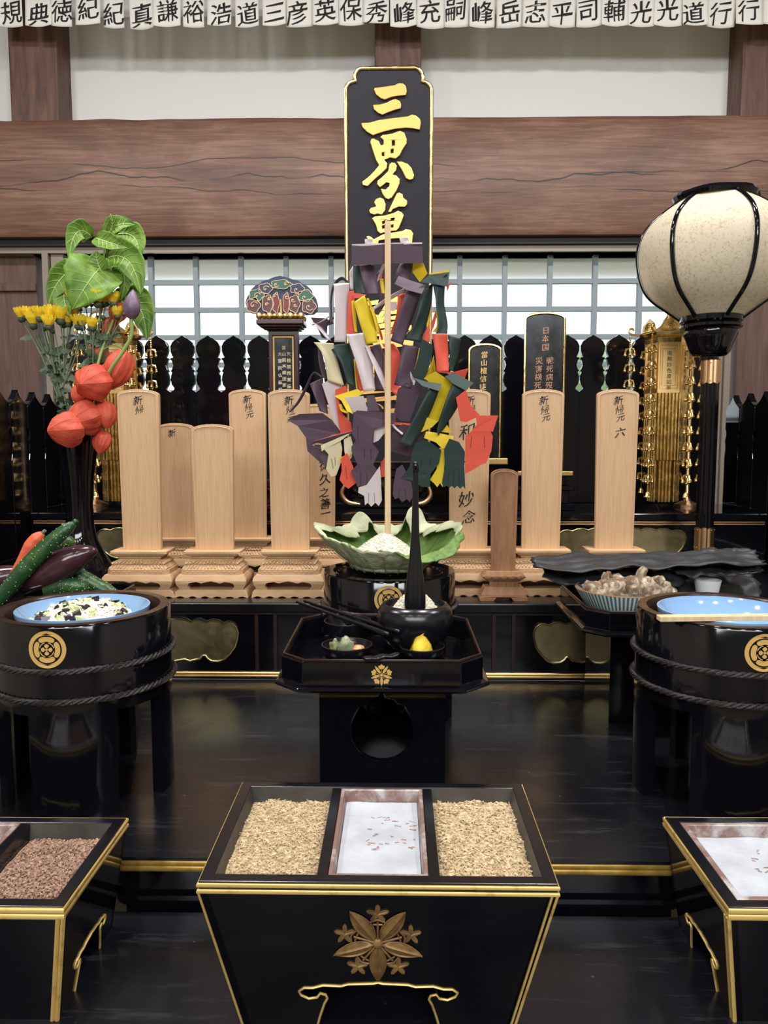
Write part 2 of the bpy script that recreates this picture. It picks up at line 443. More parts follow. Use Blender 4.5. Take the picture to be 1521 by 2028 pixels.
    def chip(s, p, d, l, w, h):
        """a small splinter of wood"""
        d = d.normalized(); a = d.orthogonal().normalized(); b = d.cross(a)
        vs = []
        for sgn in (-1, 1):
            for (i, j) in ((-1, -1), (1, -1), (1, 1), (-1, 1)):
                vs.append(p + d * (sgn * l / 2) + a * (i * w / 2) + b * (j * h / 2))
        return s.add(vs, [(0, 3, 2, 1), (4, 5, 6, 7), (0, 1, 5, 4), (1, 2, 6, 5), (2, 3, 7, 6), (3, 0, 4, 7)])
    def xform(s, M, start=0):
        for i in range(start, len(s.v)): s.v[i] = M @ s.v[i]
        return s
    def build(s, name, m, parent=None, world=False, smooth=None, bevel=None, solid=None, subd=0, flip=False, moff=0, recalc=True):
        off = Vector((0, 0, 0))
        if parent is not None and world:
            q = parent
            while q is not None: off += q.location; q = q.parent
        me = bpy.data.meshes.new(name)
        me.from_pydata([v - off for v in s.v], [], s.f)
        ms = m if isinstance(m, (list, tuple)) else [m]
        for q in ms: me.materials.append(q)
        if len(ms) > 1:
            me.polygons.foreach_set('material_index', [min(i, len(ms) - 1) for i in s.mi])
        if recalc:
            import bmesh
            b = bmesh.new(); b.from_mesh(me); bmesh.ops.recalc_face_normals(b, faces=b.faces); b.to_mesh(me); b.free()
        if smooth:
            me.shade_smooth(); me.set_sharp_from_angle(angle=math.radians(smooth))
        me.update()
        o = bpy.data.objects.new(name, me); col.objects.link(o)
        if parent is not None: o.parent = parent
        if bevel:
            md = o.modifiers.new('edge', 'BEVEL'); md.width = bevel; md.segments = 2; md.limit_method = 'ANGLE'; md.angle_limit = math.radians(40)
        if solid:
            md = o.modifiers.new('thickness', 'SOLIDIFY'); md.thickness = solid; md.offset = 0; md.material_offset = moff
        if subd:
            md = o.modifiers.new('smooth', 'SUBSURF'); md.levels = subd; md.render_levels = subd
        return o

def thing(name, label, cat, loc=(0, 0, 0), group=None, rz=0.0):
    o = bpy.data.objects.new(name, None); col.objects.link(o)
    o.empty_display_size = 0.02
    o.location = loc; o.rotation_euler = (0, 0, rz)
    return tag(o, label, cat, group)
def tag(o, label=None, cat=None, group=None, kind=None):
    if label: o['label'] = label
    if cat: o['category'] = cat
    if group: o['group'] = group
    if kind: o['kind'] = kind
    return o
def struct(o, label=None):
    o['kind'] = 'structure'
    if label: o['label'] = label
    return o
def dup(o, parent=None, loc=None, label=None):
    c = o.copy(); col.objects.link(c)
    if parent is not None: c.parent = parent
    if loc is not None: c.location = loc
    if label: c['label'] = label
    for ch in list(o.children): dup(ch, c)
    return c

_gl = {}
def glyph(ch, weight=0.0, brush=False):
    """outline of one character as flat triangles, centred, about 1 high"""
    if (ch, weight, brush) not in _gl:
        cu = bpy.data.curves.new('g', 'FONT'); cu.body = ch; cu.size = 1; cu.offset = weight; cu.resolution_u = 3
        o = bpy.data.objects.new('g', cu); col.objects.link(o)
        me = bpy.data.meshes.new_from_object(o.evaluated_get(bpy.context.evaluated_depsgraph_get()))
        vs = [(v.co.x, v.co.y) for v in me.vertices]; fs = [tuple(p.vertices) for p in me.polygons]
        if vs and brush:
            cnt = {}
            for f in fs:
                for i in range(len(f)):
                    e = (f[i], f[(i + 1) % len(f)]); cnt[e] = cnt.get(e, 0) + 1
            # vertices at the same spot share their outline direction
            key = [(round(v[0], 4), round(v[1], 4)) for v in vs]
            ek = {}
            for (a, b) in cnt: ek[(key[a], key[b])] = 1
            nr = {}
            for (a, b) in ek:
                if (b, a) in ek: continue
                dx, dy = b[0] - a[0], b[1] - a[1]; l = math.hypot(dx, dy) or 1
                for q in (a, b):
                    n = nr.setdefault(q, [0, 0]); n[0] += dy / l; n[1] -= dx / l
            out = []
            for v, k_ in zip(vs, key):
                n = nr.get(k_, (0, 0))
                sx = (n[0] > 0.2) - (n[0] < -0.2); sy = (n[1] > 0.2) - (n[1] < -0.2)
                out.append((v[0] + sx * (0.004 + 0.011 * sy), v[1] + sy * (-0.005 + 0.013 * sx)))
            vs = out
        if vs:
            cx = (min(v[0] for v in vs) + max(v[0] for v in vs)) / 2
            cy = (min(v[1] for v in vs) + max(v[1] for v in vs)) / 2
            vs = [(a - cx, b - cy) for a, b in vs]
        bpy.data.objects.remove(o); bpy.data.curves.remove(cu); bpy.data.meshes.remove(me)
        _gl[(ch, weight, brush)] = (vs, fs)
    return _gl[(ch, weight, brush)]
def write(mb, ch, fn, u, v, size, d=0.0004, weight=0.0, slant=0.0, wob=0.0, brush=False):
    """lay one character on the surface fn(u, v, w)"""
    vs, fs = glyph(ch, weight, brush)
    q = []
    for a, b in vs:
        a2 = a + wob * math.sin(b * 5 + u * 90); b2 = b + slant * a + wob * math.sin(a * 6 + v * 50)
        q.append(fn(u + a2 * size, v + b2 * size, d))
    mb.add(q, fs)
def arc(cx, cy, r, a0, a1, n):
    return [(cx + r * math.cos(math.radians(a0 + (a1 - a0) * i / n)), cy + r * math.sin(math.radians(a0 + (a1 - a0) * i / n))) for i in range(n + 1)]
def catmull(pts, k=6):
    pts = [Vector(p) for p in pts]; out = []
    n = len(pts)
    for i in range(n - 1):
        a = pts[max(i - 1, 0)]; b = pts[i]; c = pts[i + 1]; d = pts[min(i + 2, n - 1)]
        for j in range(k):
            t = j / k
            out.append(0.5 * ((2 * b) + (c - a) * t + (2 * a - 5 * b + 4 * c - d) * t * t + (3 * b - a - 3 * c + d) * t ** 3))
    out.append(pts[-1]); return out
def front(y):
    """plane facing the camera side: u = x, v = z, w towards -Y"""
    return lambda u, v, w: Vector((u, y - w, v))

# levels of the altar
Z_TABLE = 0.885
Z_PLAT = 0.950
Z_S1 = 1.115
Z_S2 = 1.260
Y_PLAT0, Y_S1, Y_S2, Y_BACK = 0.876, 1.553, 1.98, 2.31
AX = -0.02                       # centre line of the altar

# ------------------------------------------------------------------ the hall
XW = 3.0
ZC = 3.3
YW = 3.05
mb = MB(); mb.box(-XW, XW, -4.5, YW + 0.1, -0.05, 0); struct(mb.build('floor', FLOORMAT), 'tatami floor of the temple hall')
mb = MB(); mb.box(-XW, XW, -4.5, YW + 0.1, ZC, ZC + 0.05); struct(mb.build('ceiling', CEILWOOD), 'boarded ceiling of the hall')
mb = MB(); mb.box(-XW - 0.1, -XW, -4.5, YW + 0.1, 0, ZC); struct(mb.build('wall_left', WALLPLASTER), 'side wall of the hall')
mb = MB(); mb.box(XW, XW + 0.1, -4.5, YW + 0.1, 0, ZC); struct(mb.build('wall_right', WALLPLASTER), 'side wall of the hall')
mb = MB(); mb.box(-XW, XW, -4.6, -4.5, 0, ZC); struct(mb.build('wall_front', WALLPLASTER), 'far wall of the hall behind the viewer')
wx0, wx1 = P(86, 600, YW).x, P(1452, 600, YW).x
ZH = 2.205                       # underside of the big beam
mb = MB()
mb.box(-XW, XW, YW, YW + 0.1, ZH, ZC)
mb.box(wx0, wx1, YW, YW + 0.1, 0, 1.12)
mb.box(-XW, -2.2, YW, YW + 0.1, 0, ZH); mb.box(2.2, XW, YW, YW + 0.1, 0, ZH)
struct(mb.build('wall_back', PLASTER), 'white plaster wall above the dark beam')
# the big beam with its wavy waney top edge
by = 2.90
zt, zb = P(760, 229, by).z, P(760, 466, by).z
bm_ = MB()
def beam(u, v):
    x = -XW + 2 * XW * u
    wav = 0.006 * noise.noise(Vector((x * 3, 0.3, 0))) + 0.004 * noise.noise(Vector((x * 9, 5, 0)))
    if x > 0.1: wav *= 0.3
    prof = [(0, by + 0.2, zb), (0, by, zb), (0, by - 0.012, zb + 0.02), (0, by - 0.016, (zb + zt) / 2), (0, by - 0.010, zt - 0.03), (0, by + 0.004, zt - 0.006), (0, by + 0.02, zt), (0, by + 0.2, zt)]
    k = min(int(round(v * 7)), 7); q = prof[k]
    f = max(0, (q[2] - zb) / (zt - zb) - 0.6) / 0.4
    return (x, q[1], q[2] + wav * f - (zb + zt) / 2)
bm_.grid(beam, 160, 7)
o = bm_.build('trim_1', BEAMWOOD, smooth=40); o.location.z = (zb + zt) / 2
struct(o, 'heavy dark brown timber beam with long drying cracks running across the wall')
for i, (a, b) in enumerate(((18, 114), (742, 834), (1469, 1566))):
    x0, x1 = P(a, 150, by + 0.03).x, P(b, 150, by + 0.03).x
    mb = MB(); mb.box(x0, x1, by + 0.03, YW + 0.02, zt - 0.01, ZC)
    struct(mb.build('trim_%d' % (i + 2), POSTWOOD, bevel=0.006), ('brown timber post above the beam at the left end', 'brown timber post above the beam behind the tall black tablet', 'brown timber post above the beam at the right end')[i])
mb = MB(); mb.box(-2.2, 2.2, 2.93, YW + 0.08, ZH - 0.035, ZH)  # solid black strip, the shade of the gap under the beam as colour
struct(mb.build('trim_5', MATTE_BLACK), 'black strip standing in for the shaded gap under the big beam')
mb = MB(); mb.box(-2.2, 2.2, 2.95, YW + 0.08, ZH - 0.058, ZH - 0.035)
struct(mb.build('trim_6', ALU), 'taupe head rail under the beam')
# doors
for i, (a, b) in enumerate(((-2.2, wx0), (wx1, 2.2))):
    mb = MB()
    mb.box(a, b, 3.0, 3.06, 0, ZH - 0.058)
    t = mb.build('door_%d' % (i + 1), DOORWOOD)
    struct(t, ('brown wooden door beside the window, behind the flowers', 'brown wooden door beside the window, behind the lantern')[i])
    mb = MB(); mb.box(a, b, 2.985, 3.0, ZH - 0.19, ZH - 0.16); mb.box(a, b, 2.985, 3.0, 0.9, 0.96)
    mb.build('rail', DOORWOOD, t, bevel=0.003)
# window: frame, stiles, muntins, frosted panes
zg1 = P(760, 505, 3.0).z
mb = MB()
mb.box(wx0, wx1, 2.965, 3.07, zg1, ZH - 0.058)
mb.box(wx0, wx1, 2.965, 3.07, 1.10, 1.16)
for a, b, yy in ((86, 98, 2.95), (104, 128, 2.965), (1440, 1452, 2.95), (1408, 1436, 2.965)):
    mb.box(P(a, 600, yy).x, P(b, 600, yy).x, yy, 3.07, 1.10, ZH - 0.058)
mb.box(P(86, 600, 2.98).x, P(130, 600, 2.98).x, 2.99, 3.07, 1.1, zg1 + 0.02); mb.box(P(1405, 600, 2.98).x, P(1452, 600, 2.98).x, 2.99, 3.07, 1.1, zg1 + 0.02)
mb.box(P(752, 600, 2.97).x, P(790, 600, 2.97).x, 2.97, 3.07, 1.1, zg1 + 0.02)
win = mb.build('window_1', ALU, bevel=0.003)
struct(win, 'wide window of frosted panes in a taupe metal frame')
mb = MB()
for px in [212 + 88.8 * k for k in range(7)] + [821 + 89 * k for k in range(7)]:
    x = P(px, 600, 3.02).x; mb.box(x - 0.009, x + 0.009, 3.01, 3.035, 1.15, zg1 + 0.01)
for py in [558.5 + 54.6 * k for k in range(9)]:
    z = P(760, py, 3.02).z
    mb.box(wx0 + 0.05, wx1 - 0.05, 3.012, 3.033, z - 0.009, z + 0.009)
mb.build('muntin_grid', MUNTIN, win)
mb = MB(); mb.box(wx0 + 0.05, wx1 - 0.05, 3.036, 3.044, 1.12, zg1 + 0.02)
mb.build('pane', FROST, win)
# outside the window
mb = MB(); mb.box(-9, 9, 3.2, 16, 0.55, 0.6); struct(mb.build('ground', PAVING), 'pale paved ground outside the window')
mb = MB(); mb.box(-5, 5, 3.16, 3.95, 2.24, 2.3); struct(mb.build('trim_7', EAVE), 'underside of the eaves outside the window')
mb = MB(); mb.grid(lambda u, v: (0.1 + 5 * u, 6.6 + 0.25 * noise.noise(Vector((u * 20, v * 9, 1))), 0.6 + 1.65 * v + 0.12 * noise.noise(Vector((u * 14, 3, 0)))), 60, 12)
tag(mb.build('garden_hedge', HEDGE), 'pale green hedge in the garden outside the window', 'hedge')

# ------------------------------------------------------------------ altar carpentry
# low front table carrying the incense boxes
t = thing('low_table', 'low black lacquer table carrying the three incense boxes', 'table', (0, 0.6, 0))
mb = MB(); mb.box(-1.25, 1.25, 0.30, 0.872, Z_TABLE - 0.03, Z_TABLE); mb.build('tabletop', TABLETOP, t, world=True, bevel=0.003)
mb = MB(); mb.box(-1.2, 1.2, 0.34, 0.36, Z_TABLE - 0.13, Z_TABLE - 0.03); mb.build('apron', LACQ, t, world=True)
for lx in (-1.18, 1.12):
    for ly in (0.33, 0.80):
        mb = MB(); mb.box(lx, lx + 0.06, ly, ly + 0.06, 0, Z_TABLE - 0.03); mb.build('leg', LACQ, t, world=True, bevel=0.004)

# main altar platform
t = thing('altar_platform', 'broad black lacquer altar platform with a gilt moulding along its front edge', 'altar', (AX, 1.25, 0))
fx0, fx1 = -0.330, 0.334
wing = [(-0.44, 0.932), (-1.02, 0.932)]
c_out = [(fx0, Y_PLAT0), (fx1, Y_PLAT0), (0.50, Y_S1 + 0.01), (-0.52, Y_S1 + 0.01)]
mb = MB(); mb.poly(c_out, lambda u, v, w: (u, v, Z_PLAT - w), 0.012); mb.build('top_board', TABLETOP, t, world=True)
for sgn, fx, bx in ((-1, fx0, -0.52), (1, fx1, 0.50)):
    q = [(fx, Y_PLAT0), (sgn * 0.44, 0.932), (sgn * 1.02, 0.932), (sgn * 1.02, Y_S1 + 0.01), (bx, Y_S1 + 0.01)]
    mb = MB(); mb.poly(q, lambda u, v, w: (u, v, Z_PLAT - w), 0.012); mb.build('wing_board', LACQ_DULL, t, world=True)
def edge_line(inset):
    return [(-1.02, 0.932 + inset), (-0.44, 0.932 + inset), (fx0, Y_PLAT0 + inset), (fx1, Y_PLAT0 + inset), (0.44, 0.932 + inset), (1.02, 0.932 + inset)]
def band(mb, inset, z0, z1, inset1=None):
    a, b = edge_line(inset), edge_line(inset if inset1 is None else inset1)
    vs = [(p[0], p[1], z0) for p in a] + [(p[0], p[1], z1) for p in b]
    n = len(a)
    mb.add(vs, [(i, i + 1, i + 1 + n, i + n) for i in range(n - 1)])
mb = MB(); band(mb, 0.002, Z_PLAT - 0.012, Z_PLAT - 0.004); band(mb, 0.012, 0.0, Z_PLAT - 0.012)
band(mb, 0.005, 0.887, 0.8985)
mb.build('front_panel', LACQ, t, world=True)
mb = MB()
for z0, z1 in ((Z_PLAT - 0.0105, Z_PLAT - 0.0045), (Z_PLAT - 0.0175, Z_PLAT - 0.0110)):
    a = edge_line(0.003)
    mb.tube([(p[0], p[1], (z0 + z1) / 2) for p in a], 0.0046, 8)
mb.build('gilt_moulding', GILT, t, world=True, smooth=60)

ORN = [(0, 245), (105, 245), (165, 255), (210, 280), (245, 258), (305, 252), (365, 280), (425, 258), (485, 265), (540, 295), (585, 278), (630, 285), (670, 320), (690, 380), (680, 450), (655, 530), (605, 600), (545, 660), (485, 685), (415, 680), (375, 655), (352, 622), (325, 622), (295, 658), (245, 665), (195, 680), (145, 662), (75, 672), (0, 690)]
ORN = [((x) / 690.0, (245 - y) / 445.0) for x, y in ORN]
ORN_FULL = ORN + [(-x, y) for x, y in reversed(ORN[1:-1])]
def brass_plate(parent, cx, y, ztop, hw, h):
    pts = [(cx + u * hw, ztop + v * h) for u, v in ORN_FULL]
    mb = MB(); mb.poly(pts, lambda u, v, w: (u, y - w, v), 0.003)
    o = mb.build('brass_plate', BRASS, parent, world=True)
    mb = MB(); mb.tube([(u, y - 0.003, v) for u, v in pts], 0.0026, 6, closed=True)
    mb.build('rolled_rim', BRASS, o, world=True, smooth=60)
    return o

# first step
t = thing('altar_step', 'black lacquer altar step under the pale wooden tablets, gold line along its foot', 'altar step', (AX, 1.75, Z_PLAT))
mb = MB(); mb.box(-0.955, 0.955, Y_S1 + 0.012, Y_BACK, Z_PLAT + 0.0005, Z_S1 - 0.021); mb.build('riser', LACQ, t, world=True)
mb = MB(); mb.box(-0.955, 0.955, Y_S1, Y_BACK + 0.04, Z_S1 - 0.021, Z_S1); mb.build('step_board', LACQ_DULL, t, world=True, bevel=0.003)
mb = MB()
for dz in (0.0, 0.0055): mb.tube([(-0.95, Y_S1 + 0.009, 0.9585 + dz), (0.95, Y_S1 + 0.009, 0.9585 + dz)], 0.0032, 8)
mb.build('gold_line', GOLDSAT, t, world=True, smooth=60)
mb = MB()
mb.box(-0.95, 0.95, Y_S1 + 0.007, Y_S1 + 0.013, Z_S1 - 0.026, Z_S1 - 0.021)
for px in (507, 544, 979, 1018): x = P(px, 1270, Y_S1).x; mb.box(x - 0.0035, x + 0.0035, Y_S1 + 0.008, Y_S1 + 0.013, 0.97, Z_S1 - 0.024)
mb.build('panel_strip', BROWNLACQ, t, world=True)
for cx in (P(335, 1270, Y_S1).x, P(1195, 1270, Y_S1).x):
    brass_plate(t, cx, Y_S1 + 0.012, P(400, 1228, Y_S1).z, 0.142, 0.091)
# second step
t = thing('altar_step', 'upper black lacquer step of the altar under the gilt black tablets', 'altar step', (AX, 2.2, Z_S1))
mb = MB(); mb.box(-0.955, 0.955, Y_S2 + 0.012, Y_BACK + 0.04, Z_S1 + 0.0005, Z_S2 - 0.02); mb.build('riser', LACQ, t, world=True)
mb = MB(); mb.box(-0.955, 0.955, Y_S2, Y_BACK + 0.04, Z_S2 - 0.02, Z_S2); mb.build('step_board', LACQ, t, world=True, bevel=0.003)
mb = MB()
for dz in (0.0, 0.006): mb.tube([(-0.95, Y_S2 + 0.009, Z_S2 - 0.029 + dz), (0.95, Y_S2 + 0.009, Z_S2 - 0.029 + dz)], 0.0028, 8)
mb.build('copper_line', COPPER, t, world=True, smooth=60)
for cx in (-0.62, AX, 0.585): brass_plate(t, cx, Y_S2 + 0.012, P(1250, 1046, Y_S2).z, 0.165, 0.083)

# railings
PROF = [(0, 0), (6, .12), (12, .24), (22, .5), (40, .82), (66, 1.0), (98, .99), (122, .88), (137, .76), (139, 1.0), (148, 1.06), (153, .92), (185, .80), (212, .92), (220, 1.05), (228, .88), (245, .98), (275, 1.03), (305, .95), (326, .74), (336, .76), (352, 1.09)]
t = thing('rear_railing', 'black lacquer railing of pointed stupa shaped slats in front of the window', 'railing', (AX, Y_BACK + 0.02, Z_S2))
zf = P(760, 664, Y_BACK).z
k = (Y_BACK / FPX) / 3.307 * 1.03
xs = [P(362 + 50.7 * i, 700, Y_BACK).x for i in range(-5, 21)]
hw = 75 * k
mb = MB()
out = [(-p * hw, zf - y * k) for y, p in PROF] 
out += [(-1.09 * hw, 1.2605), (1.09 * hw, 1.2605)] + [(p * hw, zf - y * k) for y, p in reversed(PROF[1:])]
mb.poly(out, front(Y_BACK + 0.010), 0.018)
b0 = None
for i, x in enumerate(xs):
    if abs(x) > 0.95: continue
    if b0 is None:
        b0 = mb.build('slat', LACQ, t, bevel=0.003); b0.location = (x - AX, -(Y_BACK + 0.02), -Z_S2)
    else:
        c = b0.copy(); col.objects.link(c); c.parent = t; c.location.x = x - AX
mb = MB(); mb.box(-0.95, 0.95, Y_BACK + 0.011, Y_BACK + 0.025, Z_S2 + 0.0005, Z_S2 + 0.24); mb.build('rail_board', LACQ, t, world=True)
for sgn, lab in ((-1, 'black side railing of pointed boards behind the flower vase'), (1, 'black side railing of pointed boards beyond the lantern stem')):
    X = sgn * 0.967
    t = thing('side_railing', lab, 'railing', (X, 1.9, Z_PLAT))
    mb = MB()
    hwp = 0.045
    zp = 1.577
    pr = [(0, 0), (.006, .05), (.016, .22), (.026, .5), (.034, .82), (.040, 1.0), (.10, 1.0), (.102, .88), (.115, .84), (.128, .98), (.130, 1.0), (.150, .9), (.165, .92), (.18, 1.0), (.23, .98)]
    out = [(-p * hwp, zp - y) for y, p in pr] + [(-hwp, 1.14), (hwp, 1.14)] + [(p * hwp, zp - y) for y, p in reversed(pr[1:])]
    mb.poly(out, lambda u, v, w: (sgn * w, u, v), 0.018)
    s0 = mb.build('slat', LACQ, None, bevel=0.003)
    s0.parent = t; s0.location = (0, 2.247 - 1.9, -Z_PLAT)
    for i in range(1, 9):
        c = s0.copy(); col.objects.link(c); c.parent = t; c.location.y = 2.247 - 1.9 - 0.0922 * i
    mb = MB(); mb.box(min(X, X + sgn * 0.03), max(X, X + sgn * 0.03), 1.46, 2.30, Z_PLAT + 0.0005, 1.139); mb.build('base_board', LACQ, t, world=True)
    mb = MB(); mb.box(min(X - sgn * 0.008, X + sgn * 0.02), max(X - sgn * 0.008, X + sgn * 0.02), 1.46, 2.30, 1.139, 1.152); mb.build('base_rail', LACQ, t, world=True, bevel=0.003)

# ------------------------------------------------------------------ tall black memorial board
YB = 2.16
def zb4(x, y): return P(640 + x / 5.069, 120 + y / 5.069, YB)
out = [(228, 290), (234, 262), (255, 232), (290, 213), (330, 205), (318, 190), (314, 170), (322, 130), (345, 95), (378, 78), (650, 74), (928, 72), (965, 90), (990, 125), (1003, 170), (1000, 192), (990, 205), (1030, 216), (1064, 240), (1082, 268), (1087, 290)]
top = [zb4(x, y) for x, y in out]
zbot = P(770, 915, YB).z
x0, x1 = top[0].x + 0.001, top[-1].x - 0.001
outl = [(p.x, p.z) for p in top] + [(x1, zbot), (x0, zbot)]
t = thing('memorial_board', 'tall black board with a gilt edge and large raised golden characters, behind the paper streamers', 'memorial tablet', ((x0 + x1) / 2, YB + 0.02, Z_S2))
mb = MB(); mb.poly(outl, front(YB + 0.024), 0.024); mb.build('board', BOARD_BLACK, t, world=True)
mb = MB(); mb.tube([(u, YB + 0.0, v) for u, v in outl], 0.0055, 8, closed=True)
mb.tube([(u, YB + 0.012, v) for u, v in outl], 0.0065, 8, closed=True); mb.build('gilt_edge', GOLD, t, world=True, smooth=60)
STROKES = [
 [[(510,300),(520,285),(560,280),(640,268),(720,255),(760,236),(800,240),(830,265),(840,320),(830,355),(760,362),(690,375),(620,402),(580,390),(530,350)]],
 [[(500,455),(560,452),(640,430),(700,400),(730,395),(770,415),(783,450),(780,490),(720,505),(640,535),(595,555),(550,535),(510,500)]],
 [[(382,635),(470,630),(560,605),(700,585),(850,568),(890,550),(930,560),(975,600),(980,640),(970,705),(900,690),(830,685),(720,695),(600,725),(500,760),(440,725),(395,680)]],
 [[(472,830),(485,790),(510,790),(560,815),(580,860),(605,850),(605,810),(570,775),(600,755),(690,740),(770,712),(815,730),(840,800),(840,840),(800,900),(770,960),(730,995),(670,985),(615,1005),(645,1040),(640,1090),(590,1140),(520,1200),(450,1270),(395,1255),(390,1225),(450,1180),(520,1110),(560,1060),(530,1010),(500,920)],
  [(690,812),(718,810),(720,858),(692,864)],[(680,902),(708,894),(704,934),(680,938)],[(590,935),(614,930),(612,968),(592,962)]],
 [[(735,1020),(790,1020),(850,1045),(890,1090),(915,1160),(905,1195),(865,1207),(830,1190),(790,1110)]],
 [[(665,1050),(690,1028),(720,1035),(742,1065),(735,1110),(700,1150),(735,1160),(770,1200),(770,1240),(740,1310),(690,1385),(655,1402),(620,1385),(590,1340),(577,1290),(630,1300),(660,1270),(665,1235),(640,1230),(600,1262),(570,1283),(540,1250),(545,1215),(600,1170),(650,1120)]],
 [[(460,1510),(480,1485),(530,1470),(510,1430),(530,1395),(575,1380),(610,1400),(630,1450),(625,1510),(590,1555),(545,1545),(510,1555),(470,1540)]],
 [[(735,1345),(760,1330),(800,1350),(805,1385),(845,1415),(845,1450),(820,1478),(760,1475),(700,1500),(680,1530),(650,1528),(690,1440)]],
 [[(490,1590),(520,1570),(620,1560),(720,1530),(750,1512),(790,1530),(812,1560),(790,1620),(760,1690),(735,1715),(650,1720),(575,1745),(545,1720),(530,1660)],
  [(592,1625),(622,1613),(617,1642),(596,1647)],[(680,1588),(718,1583),(712,1607),(682,1612)],[(592,1668),(618,1658),(615,1692),(596,1692)],[(682,1658),(704,1653),(702,1683),(684,1683)]],
 [[(430,1775),(455,1762),(490,1780),(510,1800),(600,1750),(700,1730),(800,1715),(830,1698),(880,1705),(905,1740),(895,1830),(880,1950),(845,1950),(850,1840),(780,1790),(650,1800),(560,1815),(540,1950),(505,1950),(480,1850)]],
]
CH = (('first', STROKES[:3]), ('second', STROKES[3:6]), ('third', STROKES[6:]))
for _, sts in CH:
    mb = MB()
    for st in sts:
        loops = [[(zb4(x, y).x, zb4(x, y).z) for x, y in l] for l in st]
        mb.poly(loops, front(YB - 0.0005), 0.006)
    mb.build('raised_character', CHARGOLD, t, world=True, bevel=0.0028)
for ch, py in (('霊', 640), ('等', 770)):
    mb = MB(); c = P(768, py, YB); write(mb, ch, front(YB - 0.001), c.x, c.z, 0.15, 0.004, 0.025, 0.12, 0.01, True)
    mb.build('raised_character', CHARGOLD, t, world=True)
mb = MB()
for a, b, w in ((915, 930, 0.16), (930, 945, 0.13), (945, 985, 0.17), (985, 1001, 0.20)):
    z1, z0 = P(770, a, YB).z, P(770, b, YB).z
    if b == 1001: z0 = Z_S2
    xm = (x0 + x1) / 2; mb.box(xm - w / 2, xm + w / 2, YB - 0.035, YB + 0.06, z0, z1)
mb.build('pedestal', LACQ, t, world=True, bevel=0.003)
for q in ([(684, 958), (677, 978), (688, 994), (713, 999)], [(847, 958), (853, 980), (843, 994), (824, 999)]):
    mb = MB(); pts = catmull([P(x, y, YB - 0.05) for x, y in q], 6)
    mb.tube(pts, [0.0035 + 0.004 * math.sin(PI * i / (len(pts) - 1)) for i in range(len(pts))], 8)
    mb.build('gilt_horn', COPPER, t, world=True, smooth=60)

# ------------------------------------------------------------------ gilt edged black tablets on the upper step
def black_tablet(pxl, pxr, pytop, pybot, Yt, label, lines, m_ink, sizes):
    a, b = P(pxl, pytop + 12, Yt), P(pxr, pytop + 12, Yt)
    ztop = P((pxl + pxr) / 2, pytop, Yt).z; zbo = P(0, pybot, Yt).z
    xm = (a.x + b.x) / 2; hw = (b.x - a.x) / 2
    t = thing('black_memorial_tablet', label, 'memorial tablet', (xm, Yt, Z_S2), 'black memorial tablets')
    o_ = [(xm - hw, zbo), (xm - hw, a.z)] + [(xm + hw * math.sin(PI / 2 * q), a.z + (ztop - a.z) * math.cos(PI / 2 * q)) for q in [-1 + 0.2 * i for i in range(11)]] + [(xm + hw, zbo)]
    mb = MB(); mb.poly(o_, front(Yt + 0.018), 0.018); mb.build('board', LACQ_DULL, t, world=True)
    mb = MB(); mb.tube([(u, Yt, v) for u, v in o_], 0.0036, 6); mb.build('gilt_edge', GOLD, t, world=True, smooth=60)
    mb = MB()
    for ch, px, py, sz in lines:
        c = P(px, py, Yt); write(mb, ch, front(Yt), c.x, c.z, sz, 0.0006, 0.006, 0.1, 0.0, True)
    mb.build('lettering', m_ink, t, world=True)
    mb = MB(); h = zbo - Z_S2
    for f0, f1, w in ((0.0, 0.16, 1.5), (0.16, 0.5, 1.25), (0.5, 0.62, 1.5), (0.62, 0.84, 1.1), (0.84, 1.0, 1.4)):
        mb.box(xm - hw * w, xm + hw * w, Yt - 0.03 * w, Yt + 0.018 + 0.02 * w, Z_S2 + f0 * h, Z_S2 + f1 * h)
    mb.build('pedestal', LACQ, t, world=True, bevel=0.002)
    mb = MB(); mb.box(xm - hw * 1.42, xm + hw * 1.42, Yt - 0.046, Yt - 0.03, Z_S2 + 0.86 * h, Z_S2 + 0.99 * h)
    mb.build('gilt_lotus_band', GOLDSAT, t, world=True, bevel=0.003)
k1 = 0.016
L1 = [(c, 959.5 - 0.9 * i, 702.5 + 15.9 * i, 0.019) for i, c in enumerate('當山檀信徒各')]
black_tablet(930, 992, 682, 905, 2.12, 'small black tablet with a gilt rim and one column of golden characters', L1, GOLDINK, k1)
L2 = [('日', 1081, 655, 0.020), ('本', 1080, 671, 0.020), ('国', 1080, 688, 0.020)]
L2 += [(c, 1089 - 0.6 * i, 714.5 + 16.2 * i, 0.020) for i, c in enumerate('戦死病歿')] + [(c, 1067.5 - 0.8 * i, 714.5 + 16.2 * i, 0.020) for i, c in enumerate('災害横死')]
black_tablet(1041, 1119, 620, 930, 2.10, 'wide black tablet with a gilt rim and three short columns of characters headed 日本国', L2, COPPERINK, k1)

